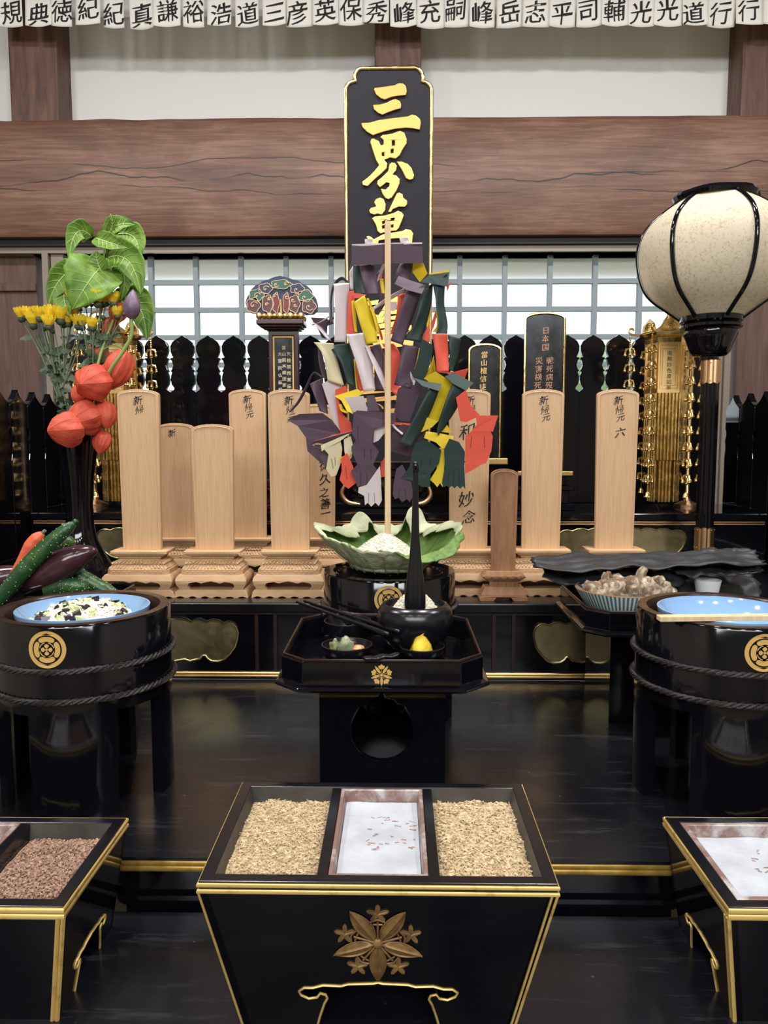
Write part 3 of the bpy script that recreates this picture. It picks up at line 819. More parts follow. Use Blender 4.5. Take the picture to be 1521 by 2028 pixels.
# ornate tablet with painted cloud crown
YK = 2.10
def zk(x, y): return P(460 + x / 4.608, 520 + y / 4.608, YK)
c0 = zk(465, 700)
t = thing('ornate_memorial_tablet', 'maroon framed tablet crowned by painted clouds of green, navy and crimson', 'memorial tablet', (c0.x, YK, Z_S2), 'black memorial tablets')
zbo = 1.34
a, b = zk(330, 610), zk(605, 610)
mb = MB()
fr = [(a.x, zbo), (b.x, zbo), (b.x, a.z), (a.x, a.z)]
i0, i1 = zk(368, 670), zk(560, 670)
hole = [(i0.x, zbo + 0.01), (i1.x, zbo + 0.01), (i1.x, i0.z), (i0.x, i0.z)]
mb.poly([fr, hole], front(YK + 0.02), 0.024); mb.build('frame', MAROONLACQ, t, world=True, bevel=0.002)
mb = MB(); mb.box(i0.x - 0.002, i1.x + 0.002, YK + 0.005, YK + 0.019, zbo, i0.z + 0.002); mb.build('panel', LACQ_DULL, t, world=True)
mb = MB(); g = 0.0045
hole2 = [(i0.x + g, zbo + 0.015), (i1.x - g, zbo + 0.015), (i1.x - g, i0.z - g), (i0.x + g, i0.z - g)]
mb.poly([hole, hole2], front(YK + 0.004), 0.003); mb.build('gilt_inner_border', CRESTGOLD, t, world=True)
mb = MB()
for (xx, y0, st, txt) in ((468, 775, 57, '當山開基織田家'), (432, 832, 65, '大雲院仏巌松'), (513, 832, 59, '天桂院殿實巌')):
    for i, c in enumerate(txt):
        q = zk(xx + i * 1.0, y0 + st * i); write(mb, c, front(YK + 0.0045), q.x, q.z, 0.0115, 0.0005, 0.006, 0.05)
mb.build('lettering', CREAMINK, t, world=True)
mb = MB()
for (l, r, y0, y1, d) in ((238, 665, 535, 580, 0.036), (270, 645, 580, 600, 0.030), (305, 625, 600, 618, 0.022)):
    p, q = zk(l, y0), zk(r, y1); mb.box(p.x, q.x, YK - d, YK + 0.02 + d * 0.6, q.z, p.z)
mb.build('capital', MAROONLACQ, t, world=True, bevel=0.003)
mb = MB()
for i in range(9):
    p = zk(262 + 47 * i, 502); big = i % 2 == 0
    mb.ball((p.x, YK - 0.03, p.z), (0.0085 if big else 0.006, 0.008, 0.0095 if big else 0.007), 10, 8)
    mb.ball((p.x, YK + 0.03, p.z), (0.0085, 0.008, 0.0085), 8, 6)
mb.build('gilt_lotus_row', GOLDSAT, t, world=True, smooth=60)
crown = [(262,488),(236,466),(180,462),(142,432),(125,370),(138,325),(160,295),(178,250),(215,215),(250,200),(275,176),(335,160),(385,138),(440,127),(495,138),(545,156),(610,172),(645,200),(690,220),(725,255),(738,295),(765,328),(781,385),(775,440),(742,470),(690,472),(650,482),(630,490)]
mb = MB(); mb.poly([(zk(x, y).x, zk(x, y).z) for x, y in crown], front(YK + 0.012), 0.02)
cr = mb.build('cloud_crown', K_BLUE, t, world=True, bevel=0.002)
def cloud(cx, cy, rx, ry, m, spir):
    pts = []
    for i in range(40):
        a_ = 2 * PI * i / 40; q = 1 + 0.10 * math.cos(5 * a_)
        p = zk(cx + rx * q * math.cos(a_), cy - ry * q * math.sin(a_)); pts.append((p.x, p.z))
    mb = MB(); mb.poly(pts, front(YK - 0.008), 0.004); o = mb.build('cloud_scroll', m, t, world=True)
    mb = MB(); mb.tube([(u, YK - 0.012, v) for u, v in pts], 0.0011, 5, closed=True)
    for (sx_, sy_, r_, dr) in spir:
        sp = []
        for i in range(22):
            a_ = dr * (0.4 + 4.6 * i / 21); rr = r_ * (1 - 0.8 * i / 21)
            p = zk(sx_ + rr * math.cos(a_), sy_ - rr * math.sin(a_)); sp.append((p.x, YK - 0.0125, p.z))
        mb.tube(sp, 0.0011, 5)
    mb.build('cream_outline', K_OUT, o, world=True)
    mb = MB()
    for (sx_, sy_, r_, dr) in spir:
        p = zk(sx_, sy_); mb.ball((p.x, YK - 0.0125, p.z), (0.0026, 0.0016, 0.0026), 8, 6)
    mb.build('orange_dot', K_DOT, o, world=True)
cloud(200, 398, 62, 66, K_BROWN, [(200, 400, 40, 1)]); cloud(705, 408, 62, 62, K_BROWN, [(705, 410, 40, -1)])
cloud(228, 305, 66, 52, K_GREEN, [(232, 315, 36, 1)]); cloud(672, 312, 66, 52, K_GREEN, [(666, 325, 36, -1)])
cloud(310, 245, 62, 46, K_BLUE, [(312, 250, 34, 1)]); cloud(598, 248, 62, 46, K_BLUE, [(592, 255, 34, -1)])
cloud(452, 208, 92, 40, K_GREEN, [(405, 208, 26, -1), (497, 208, 26, 1)])
cloud(330, 385, 50, 78, K_BROWN, [(345, 345, 24, 1), (320, 393, 20, 1)]); cloud(572, 385, 50, 78, K_BROWN, [(560, 350, 24, -1), (580, 396, 20, -1)])
cloud(405, 375, 30, 92, K_RED, [(395, 315, 24, 1)]); cloud(498, 378, 30, 92, K_RED, [(503, 320, 24, -1)])
mb = MB(); mb.tube([zk(456, 480) + Vector((0, -0.022, 0)), zk(454, 350) + Vector((0, -0.022, 0))], [0.0032, 0.0012], 6); mb.build('gilt_spike', CRESTGOLD, t, world=True)
mb = MB()
for z0, z1, w in ((Z_S2, 1.275, 0.075), (1.275, 1.31, 0.055), (1.31, 1.32, 0.07), (1.32, 1.341, 0.05)): mb.box(c0.x - w, c0.x + w, YK - w * 0.6, YK + 0.02 + w * 0.6, z0, z1)
mb.build('pedestal', MAROONLACQ, t, world=True, bevel=0.003)

# ------------------------------------------------------------------ plain wooden memorial tablets
def tiered_base(parent, m):
    """carved stand, 0.097 high, foot 0.158 wide"""
    def scal(hw, n, amp, y0, y1, z, zt_):
        return [(-hw + 2 * hw * i / (n * 6), z + amp * max(0, math.sin(PI * (i % 6) / 6) - 0.55)) for i in range(n * 6 + 1)]
    mb = MB()
    low = scal(0.079, 6, 0.006, 0, 0, 0.0, 0)
    mb.poly(low + [(0.076, 0.013), (0.070, 0.017), (-0.070, 0.017), (-0.076, 0.013)], lambda u, v, w: (u, -0.046 + w, v), 0.092)
    mb.build('foot_plate', m, parent, bevel=0.001)
    # bulging body with an opening under a carved apron
    mb = MB()
    ap = [(-0.046, 0.020), (-0.050, 0.025), (-0.047, 0.031), (-0.040, 0.033), (-0.030, 0.0345), (-0.020, 0.031), (-0.010, 0.034), (0, 0.036), (0.010, 0.034), (0.020, 0.031), (0.030, 0.0345), (0.040, 0.033), (0.047, 0.031), (0.050, 0.025), (0.046, 0.020)]
    bul = [(0.066, 0.017), (0.0685, 0.020), (0.0735, 0.028), (0.0755, 0.036), (0.074, 0.043), (0.069, 0.049)]
    ot = [(-r, z) for r, z in reversed(bul)] + [] 
    ol = [(-0.069, 0.049), (-0.074, 0.043), (-0.0755, 0.036), (-0.0735, 0.028), (-0.0685, 0.020), (-0.068, 0.017), (-0.044, 0.017)] + ap + [(0.044, 0.017), (0.068, 0.017), (0.0685, 0.020), (0.0735, 0.028), (0.0755, 0.036), (0.074, 0.043), (0.069, 0.049)]
    n0 = len(mb.v)
    mb.poly(ol, lambda u, v, w: (u, -0.043 + w, v), 0.010)
    mb.poly(ol, lambda u, v, w: (u, 0.033 + w, v), 0.010)
    for s in (-1, 1):
        vs = []
        for r, z in bul: vs += [(s * r, -0.034, z), (s * r, 0.034, z), (s * (r - 0.012), 0.034, z), (s * (r - 0.012), -0.034, z)]
        fs = []
        for i in range(len(bul) - 1):
            for k in range(4): fs.append((i * 4 + k, i * 4 + (k + 1) % 4, i * 4 + 4 + (k + 1) % 4, i * 4 + 4 + k))
        fs += [(0, 1, 2, 3), tuple(len(bul) * 4 - 4 + k for k in range(4))]
        mb.add(vs, fs)
    for v in mb.v[n0:]:
        if abs(v.y) > 0.0335 and v.z < 0.05:                # belly of the front and back faces
            v.y += math.copysign(0.005 * math.sin(PI * (v.z - 0.017) / 0.034), v.y)
    mb.build('curved_body', m, parent, smooth=35)
    mb = MB(); 
    oct_ = lambda hw, hd, c: [(-hw + c, -hd), (hw - c, -hd), (hw, -hd + c), (hw, hd - c), (hw - c, hd), (-hw + c, hd), (-hw, hd - c), (-hw, -hd + c)]
    mb.poly(oct_(0.066, 0.041, 0.008), lambda u, v, w: (u, v, 0.049 + w), 0.0105)
    for i in range(10):                                         # small carved notches
        x = -0.050 + 0.1 * i / 9
        if 3 < i < 6: continue
        mb.add([(x - 0.004, -0.0411, 0.0545), (x + 0.003, -0.0411, 0.052), (x + 0.003, -0.0411, 0.057), (x - 0.004, -0.0425, 0.0545)], [(0, 1, 3), (0, 3, 2), (1, 2, 3)])
    mb.build('octagonal_slab', m, parent, bevel=0.0008)
    # two carved petal tiers: fans of tapering ridges over a drooping hem
    mb = MB()
    for (zl, zh, w0, w1, d0, d1, n) in ((0.0595, 0.0705, 0.061, 0.054, 0.037, 0.031, 17), (0.0705, 0.081, 0.057, 0.040, 0.034, 0.024, 15)):
        mb.frustum((-w0, w0, -d0, d0), zl, (-w1, w1, -d1, d1), zh)
        for i in range(n):
            u = -1 + 2 * i / (n - 1)
            hem = 0.0016 * math.cos(u * PI * 3)
            mb.tube([(u * w0 * 0.985, -d0 - 0.0008, zl + 0.0016 + hem), (u * w1 * 0.95, -d1 - 0.0004, zh - 0.0008)], [0.0019, 0.0010], 5)
        for s in (-1, 1):
            for i in range(9):
                u = -1 + 2 * i / 8
                mb.tube([(s * (w0 + 0.0008), u * d0 * 0.97, zl + 0.0016), (s * (w1 + 0.0004), u * d1 * 0.95, zh - 0.0008)], [0.0019, 0.0010], 5)
    mb.build('petal_tier', m, parent, smooth=40)
    mb = MB(); mb.frustum((-0.046, 0.046, -0.027, 0.027), 0.081, (-0.047, 0.047, -0.028, 0.028), 0.0865)
    for i in range(7):
        x = -0.040 + 0.08 * i / 6; mb.tube([(x - 0.004, -0.0285, 0.083), (x, -0.0285, 0.0855), (x + 0.004, -0.0285, 0.083)], 0.0008, 4)
    mb.frustum((-0.050, 0.050, -0.031, 0.031), 0.0865, (-0.061, 0.061, -0.037, 0.037), 0.093)
    mb.poly(oct_(0.061, 0.037, 0.005), lambda u, v, w: (u, v, 0.093 + w), 0.0045)
    for i in range(8):
        x = -0.046 + 0.092 * i / 7; mb.tube([(x + 0.005 * math.cos(q), -0.0345 - 0.001, 0.0895 + 0.0025 * math.sin(q)) for q in (0, 0.8, 1.6, 2.4, 3.1)], 0.0007, 4)
    mb.build('lotus_seat', m, parent, bevel=0.0008)
def tablet_board(parent, m, hb, h, w0, w1, th=0.013, y=0.0):
    """slightly tapered board with a low arched head and a raised bead inside its edge"""
    def outline(ins):
        a = [(-w1 / 2 + ins, hb), (w1 / 2 - ins, hb)]
        zs = hb + h - 0.012
        wi = w0 / 2 - ins
        a += [(wi * math.sin(PI / 2 * q), zs - ins * 0.4 + (0.012 - ins * 0.6) * math.cos(PI / 2 * q)) for q in [1 - 0.2 * i for i in range(11)]]
        return a
    mb = MB(); mb.poly(outline(0), lambda u, v, w: (u, y + th / 2 - w, v), th)
    o = mb.build('board', m, parent, bevel=0.0012)
    mb = MB()
    out = [(u, y - th / 2, v) for u, v in outline(0.0052)]
    mb.tube(out[1:] + out[:1], 0.0011, 5)
    mb.build('beaded_edge', m, o, smooth=60)
    return o
def cursive(parent, lines, y):
    mb = MB()
    for ch, u, v, sz in lines: write(mb, ch, lambda a, b, w: (a, y - w, b), u, v, sz, 0.0003, 0.004, 0.22, 0.035, True)
    return mb.build('brushed_inscription', INK, parent)
proto = None
def wooden_tablet(px_base, py_base, px_board, py_top, label, lines):
    global proto
    q = PZ(px_base, py_base, Z_S1)
    yb = q.y + 0.046
    t = thing('wooden_memorial_tablet', label, 'memorial tablet', (q.x, yb, Z_S1), 'plain wooden memorial tablets')
    if proto is None:
        tiered_base(t, PALEWOOD2); proto = list(t.children)
    else:
        for c in proto: dup(c, t)
    hb = 0.0975
    zt_ = P(px_board, py_top, yb).z - Z_S1
    tablet_board(t, PALEWOOD, hb, zt_ - hb, 0.089, 0.082)
    if lines: cursive(t, [(c, u, zt_ - v, s) for c, u, v, s in lines], -0.0066)
    return t
N3 = [('新', 0.0, 0.024, 0.021), ('帰', 0.003, 0.043, 0.019), ('元', 0.006, 0.060, 0.019)]
wooden_tablet(272, 1184, 265, 771, 'tall pale wooden tablet, first of the front row beside the flower vase', N3[:2])
wooden_tablet(418, 1184, 418, 840, 'short pale wooden tablet in the front row, second from the flower vase', [])
wooden_tablet(571, 1184, 569, 771, 'tall pale wooden tablet in front of the tablet with the cloud crown', N3)
wooden_tablet(930, 1181, 930, 771, 'tall pale wooden tablet just behind the red paper hand of the streamers', [('新', 0, 0.024, 0.021), ('帰', 0.003, 0.043, 0.019), ('和', -0.006, 0.090, 0.036), ('光', 0.004, 0.14, 0.034), ('妙', -0.006, 0.235, 0.036), ('念', 0, 0.275, 0.03)])
wooden_tablet(1076, 1181, 1076, 771, 'tall pale wooden tablet in front of the tablet headed 日本国', N3)
wooden_tablet(1224, 1181, 1222, 771, 'tall pale wooden tablet, last of the front row before the lantern, foot hidden by kelp', N3 + [('六', 0.006, 0.092, 0.024)])
wooden_tablet(345, 1148, 340, 838, 'short pale wooden tablet in the back row, between the first two front tablets', [('新', -0.008, 0.024, 0.02)])
wooden_tablet(489, 1148, 482, 771, 'tall pale wooden tablet in the back row, left of the tablet with the cloud crown', N3)
wooden_tablet(627, 1148, 612, 800, 'pale wooden tablet in the back row, partly behind purple paper streamers', [('戒', 0.016, 0.11, 0.028), ('徳', 0.018, 0.145, 0.03), ('久', 0.018, 0.18, 0.03), ('之', 0.016, 0.212, 0.026), ('善', 0.018, 0.24, 0.028), ('一', 0.018, 0.262, 0.026)])
# little brown tablet in front
q = PZ(998, 1191, Z_S1)
t = thing('small_wooden_tablet', 'small darker brown wooden tablet with a simple stand, in front of the pale ones', 'memorial tablet', (q.x, q.y + 0.021, Z_S1), 'plain wooden memorial tablets')
mb = MB()
mb.poly([(-0.050, 0), (-0.020, 0), (-0.014, 0.008), (0.014, 0.008), (0.020, 0), (0.050, 0), (0.049, 0.006), (-0.049, 0.006)][:6] + [(0.050, 0.006), (0.046, 0.010), (-0.046, 0.010), (-0.050, 0.006)], lambda u, v, w: (u, -0.020 + w, v), 0.040)
mb.frustum((-0.048, 0.048, -0.0195, 0.0195), 0.010, (-0.040, 0.040, -0.016, 0.016), 0.030)
mb.build('stepped_foot', BROWNWOOD, t, bevel=0.0015)
mb = MB(); mb.box(-0.028, 0.028, -0.012, 0.012, 0.030, 0.040)
for i in range(7): mb.box(-0.027 + 0.009 * i - 0.0025, -0.027 + 0.009 * i + 0.0025, -0.0145, -0.012, 0.030, 0.040)
mb.build('ribbed_neck', BROWNWOOD, t)
mb = MB(); mb.frustum((-0.032, 0.032, -0.013, 0.013), 0.040, (-0.046, 0.046, -0.019, 0.019), 0.050); mb.frustum((-0.046, 0.046, -0.019, 0.019), 0.050, (-0.036, 0.036, -0.015, 0.015), 0.062)
for i in range(5): mb.ball((-0.034 + 0.017 * i, -0.0170, 0.0500), (0.0085, 0.003, 0.006), 8, 6)
mb.build('lotus_seat', BROWNWOOD, t, bevel=0.0012)
tablet_board(t, BROWNWOOD, 0.062, P(985, 928, q.y + 0.03).z - Z_S1 - 0.062, 0.056, 0.050, 0.011)

# ------------------------------------------------------------------ paper lantern on its stand
YL = 1.86
xl = P(1399, 950, YL).x
t = thing('standing_lantern', 'paper lantern with black ribs on a tall black stand with brass sleeves', 'lantern', (xl, YL, Z_S1))
def zl(y): return P(1400, y, YL).z
kL = 1.0 / FPX * YL * 1.0
gl = [(0.066, 629), (0.102, 606), (0.130, 588), (0.150, 568), (0.163, 542), (0.170, 510), (0.170, 482), (0.164, 460), (0.149, 437), (0.120, 414), (0.096, 400), (0.084, 393)]
gp = [(r * 0.985, zl(y + 3)) for r, y in gl]
pr_ = catmull([(r, 0, z) for r, z in gp], 4)
prof = [(p.x, p.z) for p in pr_]
def hexf(a, i, z):
    q = (a / (PI / 3)) % 1.0
    return 1.0 - 0.06 * math.sin(PI * q)
cx, cy = P(1414, 480, YL).x, YL
off = PI / 2
mb = MB(); mb.lathe(prof, 48, (0, 0, 0), rf=hexf)
mb.v = [Vector((v.x, v.y, v.z)) for v in mb.v]
mb.f = [f for f in mb.f if len(f) == 4]; mb.mi = [0] * len(mb.f)
mb.xform(Matrix.Translation((cx, cy, 0)) @ Matrix.Rotation(PI / 6 * 0 + math.radians(-22), 4, 'Z'))
mb.build('paper_shade', WASHI, t, world=True, smooth=40)
for i in range(6):
    a = PI / 3 * i + math.radians(-22)
    mb = MB(); mb.tube([(cx + (r + 0.001) * math.cos(a), cy + (r + 0.001) * math.sin(a), z) for r, z in prof], 0.0052, 8)
    mb.build('rib', LACQ, t, world=True, smooth=60)
zt_ = gp[-1][1]
mb = MB(); mb.lathe([(0.078, zt_ - 0.003), (0.092, zt_ - 0.004), (0.096, zt_ + 0.004), (0.090, zt_ + 0.012), (0.080, zt_ + 0.012), (0.078, zt_ - 0.003)], 36, (cx, cy, 0), cap=False, rf=lambda a, i, z: 1 + 0.03 * math.cos(6 * a))
mb.build('top_ring', LACQ, t, world=True, smooth=40)
mb = MB(); mb.lathe([(0.04, zl(634)), (0.064, zl(633)), (0.070, zl(628)), (0.070, zl(638)), (0.064, zl(641)), (0.070, zl(645)), (0.070, zl(650)), (0.058, zl(655)), (0.03, zl(655))], 36, (cx, cy, 0))
mb.build('collar', LACQ, t, world=True, smooth=40)
mb = MB(); mb.lathe([(0.057, zl(655)), (0.056, zl(662)), (0.051, zl(672)), (0.046, zl(685)), (0.041, zl(698)), (0.034, zl(705)), (0.021, zl(707)), (0.021, zl(714)), (0.014, zl(715))], 48, (cx, cy, 0), rf=lambda a, i, z: 1 + (0.09 * abs(math.sin(11 * a)) if 0 < i < 6 else 0))
mb.build('fluted_cup', LACQ, t, world=True, smooth=50)
flute = lambda a, i, z: 1 - 0.09 * abs(math.cos(4 * a)) ** 6
mb = MB(); mb.lathe([(0.0205, zl(1095)), (0.0205, zl(712))], 48, (xl, YL, 0), rf=flute); mb.build('stem', LACQ, t, world=True, smooth=30)
for a, b in ((714, 761), (1043, 1089)):
    mb = MB(); n = 48
    zz = zl(b) if a < 900 else zl(a)
    hem = lambda a_: 0.004 * abs(math.sin(4 * a_))
    vs = []
    for k_ in range(n):
        a_ = 2 * PI * k_ / n; r = 0.0222 * flute(a_, 0, 0)
        z_lo, z_hi = zl(b), zl(a)
        if a < 900: z_lo -= hem(a_) - 0.004
        else: z_hi += hem(a_) - 0.004
        vs += [(xl + r * math.cos(a_), YL + r * math.sin(a_), z_lo), (xl + r * math.cos(a_), YL + r * math.sin(a_), z_hi)]
    mb.add(vs, [(2 * k_, 2 * ((k_ + 1) % n), 2 * ((k_ + 1) % n) + 1, 2 * k_ + 1) for k_ in range(n)])
    for k_ in range(8):
        a_ = 2 * PI * (k_ + 0.5) / 8
        for z in (zl(a) - 0.007, zl(b) + 0.007): mb.ball((xl + 0.0222 * math.cos(a_), YL + 0.0222 * math.sin(a_), z), 0.0016, 6, 4)
    mb.build('brass_sleeve', COPPER, t, world=True, smooth=30)
mb = MB(); mb.lathe([(0.095, Z_S1), (0.10, Z_S1 + 0.008), (0.092, Z_S1 + 0.016), (0.082, Z_S1 + 0.026), (0.066, Z_S1 + 0.034), (0.05, Z_S1 + 0.042), (0.03, Z_S1 + 0.046), (0.024, Z_S1 + 0.052), (0.0, Z_S1 + 0.053)], 48, (xl, YL, 0), rf=lambda a, i, z: 1 + (0.06 * math.sin(12 * a + z * 160) if 1 < i < 6 else 0))
mb.build('petal_base', LACQ, t, world=True, smooth=50)

# ------------------------------------------------------------------ gilt hanging canopies with bell chains
def canopy(cx, cy, label_s, label_c, sgn):
    zr = P(1318, 668, cy).z                     # eave height
    z1 = P(1318, 780, cy).z; z2 = P(1318, 912, cy).z; z3 = P(1318, 992, cy).z
    st = thing('canopy_stand', label_s, 'stand', (cx + sgn * 0.085, cy + 0.03, Z_S2), 'canopy stands')
    sx_, sy_ = cx + sgn * 0.085, cy + 0.045
    mb = MB(); mb.lathe([(0.035, Z_S2), (0.035, Z_S2 + 0.006), (0.012, Z_S2 + 0.016), (0.0055, Z_S2 + 0.03), (0.0055, zr + 0.06)], 16, (sx_, sy_, 0)); mb.build('pole', COPPER, st, world=True, smooth=40)
    mb = MB(); mb.tube(catmull([(sx_, sy_, zr + 0.055), (sx_ - sgn * 0.01, sy_ - 0.004, zr + 0.075), (sx_ - sgn * 0.05, sy_ - 0.02, zr + 0.082), (cx, cy, zr + 0.075), (cx, cy, zr + 0.058)], 6), 0.0032, 8); mb.build('hook_arm', COPPER, st, world=True, smooth=40)
    t = thing('gilt_canopy', label_c, 'ornament', (cx, cy, z3), 'gilt hanging canopies')
    hexp = lambda r, ph=0: [(cx + r * math.cos(PI / 3 * i + ph), cy + r * math.sin(PI / 3 * i + ph)) for i in range(6)]
    PH = math.radians(-60 - 12 * sgn)
    def hexring(mb, prof_):
        vs = []
        for r, z in prof_: vs += [(x, y, z) for x, y in hexp(r, PH)]
        fs = []
        for j in range(len(prof_) - 1):
            for i in range(6): fs.append((j * 6 + i, j * 6 + (i + 1) % 6, j * 6 + 6 + (i + 1) % 6, j * 6 + 6 + i))
        fs.append(tuple(range(6))[::-1]); fs.append(tuple((len(prof_) - 1) * 6 + i for i in range(6)))
        mb.add(vs, fs)
    mb = MB(); hexring(mb, [(0.058, zr - 0.022), (0.060, zr - 0.006), (0.072, zr), (0.076, zr + 0.008), (0.060, zr + 0.016), (0.05, zr + 0.02)])
    mb.build('roof', GOLD, t, world=True, bevel=0.001)
    mb = MB(); mb.lathe([(0.03, zr + 0.02), (0.022, zr + 0.03), (0.010, zr + 0.036), (0.014, zr + 0.044), (0.008, zr + 0.052), (0.003, zr + 0.06), (0, zr + 0.061)], 14, (cx, cy, 0)); mb.build('finial', GOLD, t, world=True, smooth=50)
    for i in range(6):
        a = PI / 3 * i + PH; am = a + PI / 6
        d = Vector((math.cos(a), math.sin(a), 0)); dm = Vector((math.cos(am), math.sin(am), 0)); tm = Vector((-math.sin(am), math.cos(am), 0))
        c = Vector((cx, cy, 0))
        # pierced crest plate on each side
        crest = [(-0.026, 0), (0.026, 0), (0.027, 0.010), (0.020, 0.022), (0.010, 0.028), (0, 0.034), (-0.010, 0.028), (-0.020, 0.022), (-0.027, 0.010)]
        mb = MB(); mb.poly(crest, lambda u, v, w: c + dm * (0.058 + w) + tm * u + Vector((0, 0, zr + 0.012 + v)), 0.003)
        for rr in (0.008, 0.013, 0.018): mb.tube([c + dm * 0.062 + tm * (rr * math.cos(q)) + Vector((0, 0, zr + 0.016 + rr * math.sin(q))) for q in [PI * k_ / 10 for k_ in range(11)]], 0.0014, 5)
        mb.build('crest_plate', GOLD, t, world=True)
        # corner scroll
        sp = [c + d * (0.068 + 0.02 * k_ / 4) + Vector((0, 0, zr + 0.006 + 0.003 * (k_ / 4) ** 2)) for k_ in range(5)]
        sp += [c + d * (0.094 + r_ * math.cos(q)) + Vector((0, 0, zr + 0.020 + r_ * math.sin(q))) for q, r_ in [(-PI / 2 + 0.5 * k_, 0.010 - 0.0007 * k_) for k_ in range(11)]]
        mb = MB(); mb.tube(sp, 0.0028, 6); mb.build('corner_scroll', GOLD, t, world=True, smooth=60)
        # panel with inscription
        w_ = 0.0275; din = 0.0476
        mb = MB()
        mb.poly([[(-w_, z1), (w_, z1), (w_, zr - 0.01), (-w_, zr - 0.01)]], lambda u, v, w: c + dm * (din + w) + tm * u + Vector((0, 0, v)), 0.003)
        for ins, zz0, zz1 in ((0.005, z1 + 0.012, zr - 0.026), (0.010, z1 + 0.02, zr - 0.036)):
            mb.tube([c + dm * (din + 0.0035) + tm * u + Vector((0, 0, v)) for u, v in ((-w_ + ins, zz0), (w_ - ins, zz0), (w_ - ins, zz1), (-w_ + ins, zz1))], 0.0014, 5, closed=True)
        pn = mb.build('panel', GOLDSAT, t, world=True)
        mb = MB()
        for k_, ch in enumerate('南無妙色身如来'):
            write(mb, ch, lambda u, v, w: c + dm * (din + 0.0032 + w) + tm * u + Vector((0, 0, v)), 0, zr - 0.048 - 0.0152 * k_, 0.0135, 0.0004, 0.004)
        mb.build('lettering', INK, pn, world=True)
        # ribbed strips below
        mb = MB()
        for k_ in range(6):
            u = -0.0225 + 0.009 * k_
            mb.tube([c + dm * 0.0485 + tm * u + Vector((0, 0, z1)), c + dm * 0.0485 + tm * u + Vector((0, 0, z2 + 0.003))], [0.0042, 0.0042], 8)
            mb.ball(c + dm * 0.0485 + tm * u + Vector((0, 0, z2 + 0.004)), 0.0042, 8, 6)
        mb.build('ribbed_strip', GOLD, t, world=True, smooth=60)
        mb = MB()
        for k_ in range(4):
            u = -0.0135 + 0.009 * k_
            mb.tube([c + dm * 0.037 + tm * u + Vector((0, 0, z2 + 0.02)), c + dm * 0.037 + tm * u + Vector((0, 0, z3))], 0.0042, 8)
        mb.build('lower_strip', GOLD, t, world=True, smooth=60)
        # bell chain hanging from the corner scroll
        mb = MB()
        base = c + d * 0.098
        zc = zr + 0.008
        ztop_c, zbot_c = zc, P(1318, 972, cy).z
        n = 9; step = (ztop_c - 0.04 - zbot_c) / n
        mb.tube([base + Vector((0, 0, ztop_c)), base + Vector((0, 0, zbot_c))], 0.0012, 5)
        for k_ in range(5): mb.ball(base + Vector((0, 0, ztop_c - 0.006 - 0.006 * k_)), 0.0032, 6, 4)
        th = Vector((-d.y, d.x, 0))
        for k_ in range(n):
            z = ztop_c - 0.04 - step * k_
            for s_ in (-1, 0, 1):
                for e in (th, d):
                    if s_ == 0 and e is d: continue
                    q = base + e * (0.0125 * s_) + Vector((0, 0, z - 0.014 - (0.004 if s_ == 0 else 0)))
                    mb.tube([base + Vector((0, 0, z + 0.004)), base + e * (0.009 * s_) + Vector((0, 0, z + 0.002)), q + Vector((0, 0, 0.006))], [0.0022, 0.0036, 0.0022], 5)
                    mb.ball(q + Vector((0, 0, 0.004)), (0.0036, 0.0036, 0.0036), 6, 4)
                    mb.ball(q, (0.0046, 0.0046, 0.0042), 7, 5)
        mb.lathe([(0, 0.016), (0.003, 0.014), (0.007, 0.008), (0.0075, 0.002), (0.0095, 0), (0, 0)], 10, tuple(base + Vector((0, 0, zbot_c - 0.012))))
        mb.build('bell_chain', GOLD, t, world=True, smooth=50)
cxr = P(1318, 800, 2.15).x
canopy(cxr, 2.15, 'thin copper stand behind the lantern stem', 'golden hexagonal canopy with bell chains hanging beside the lantern', 1)
canopy(2 * AX - cxr, 2.15, 'thin copper stand behind the flower vase', 'golden hexagonal canopy with bell chains hanging behind the flowers', -1)

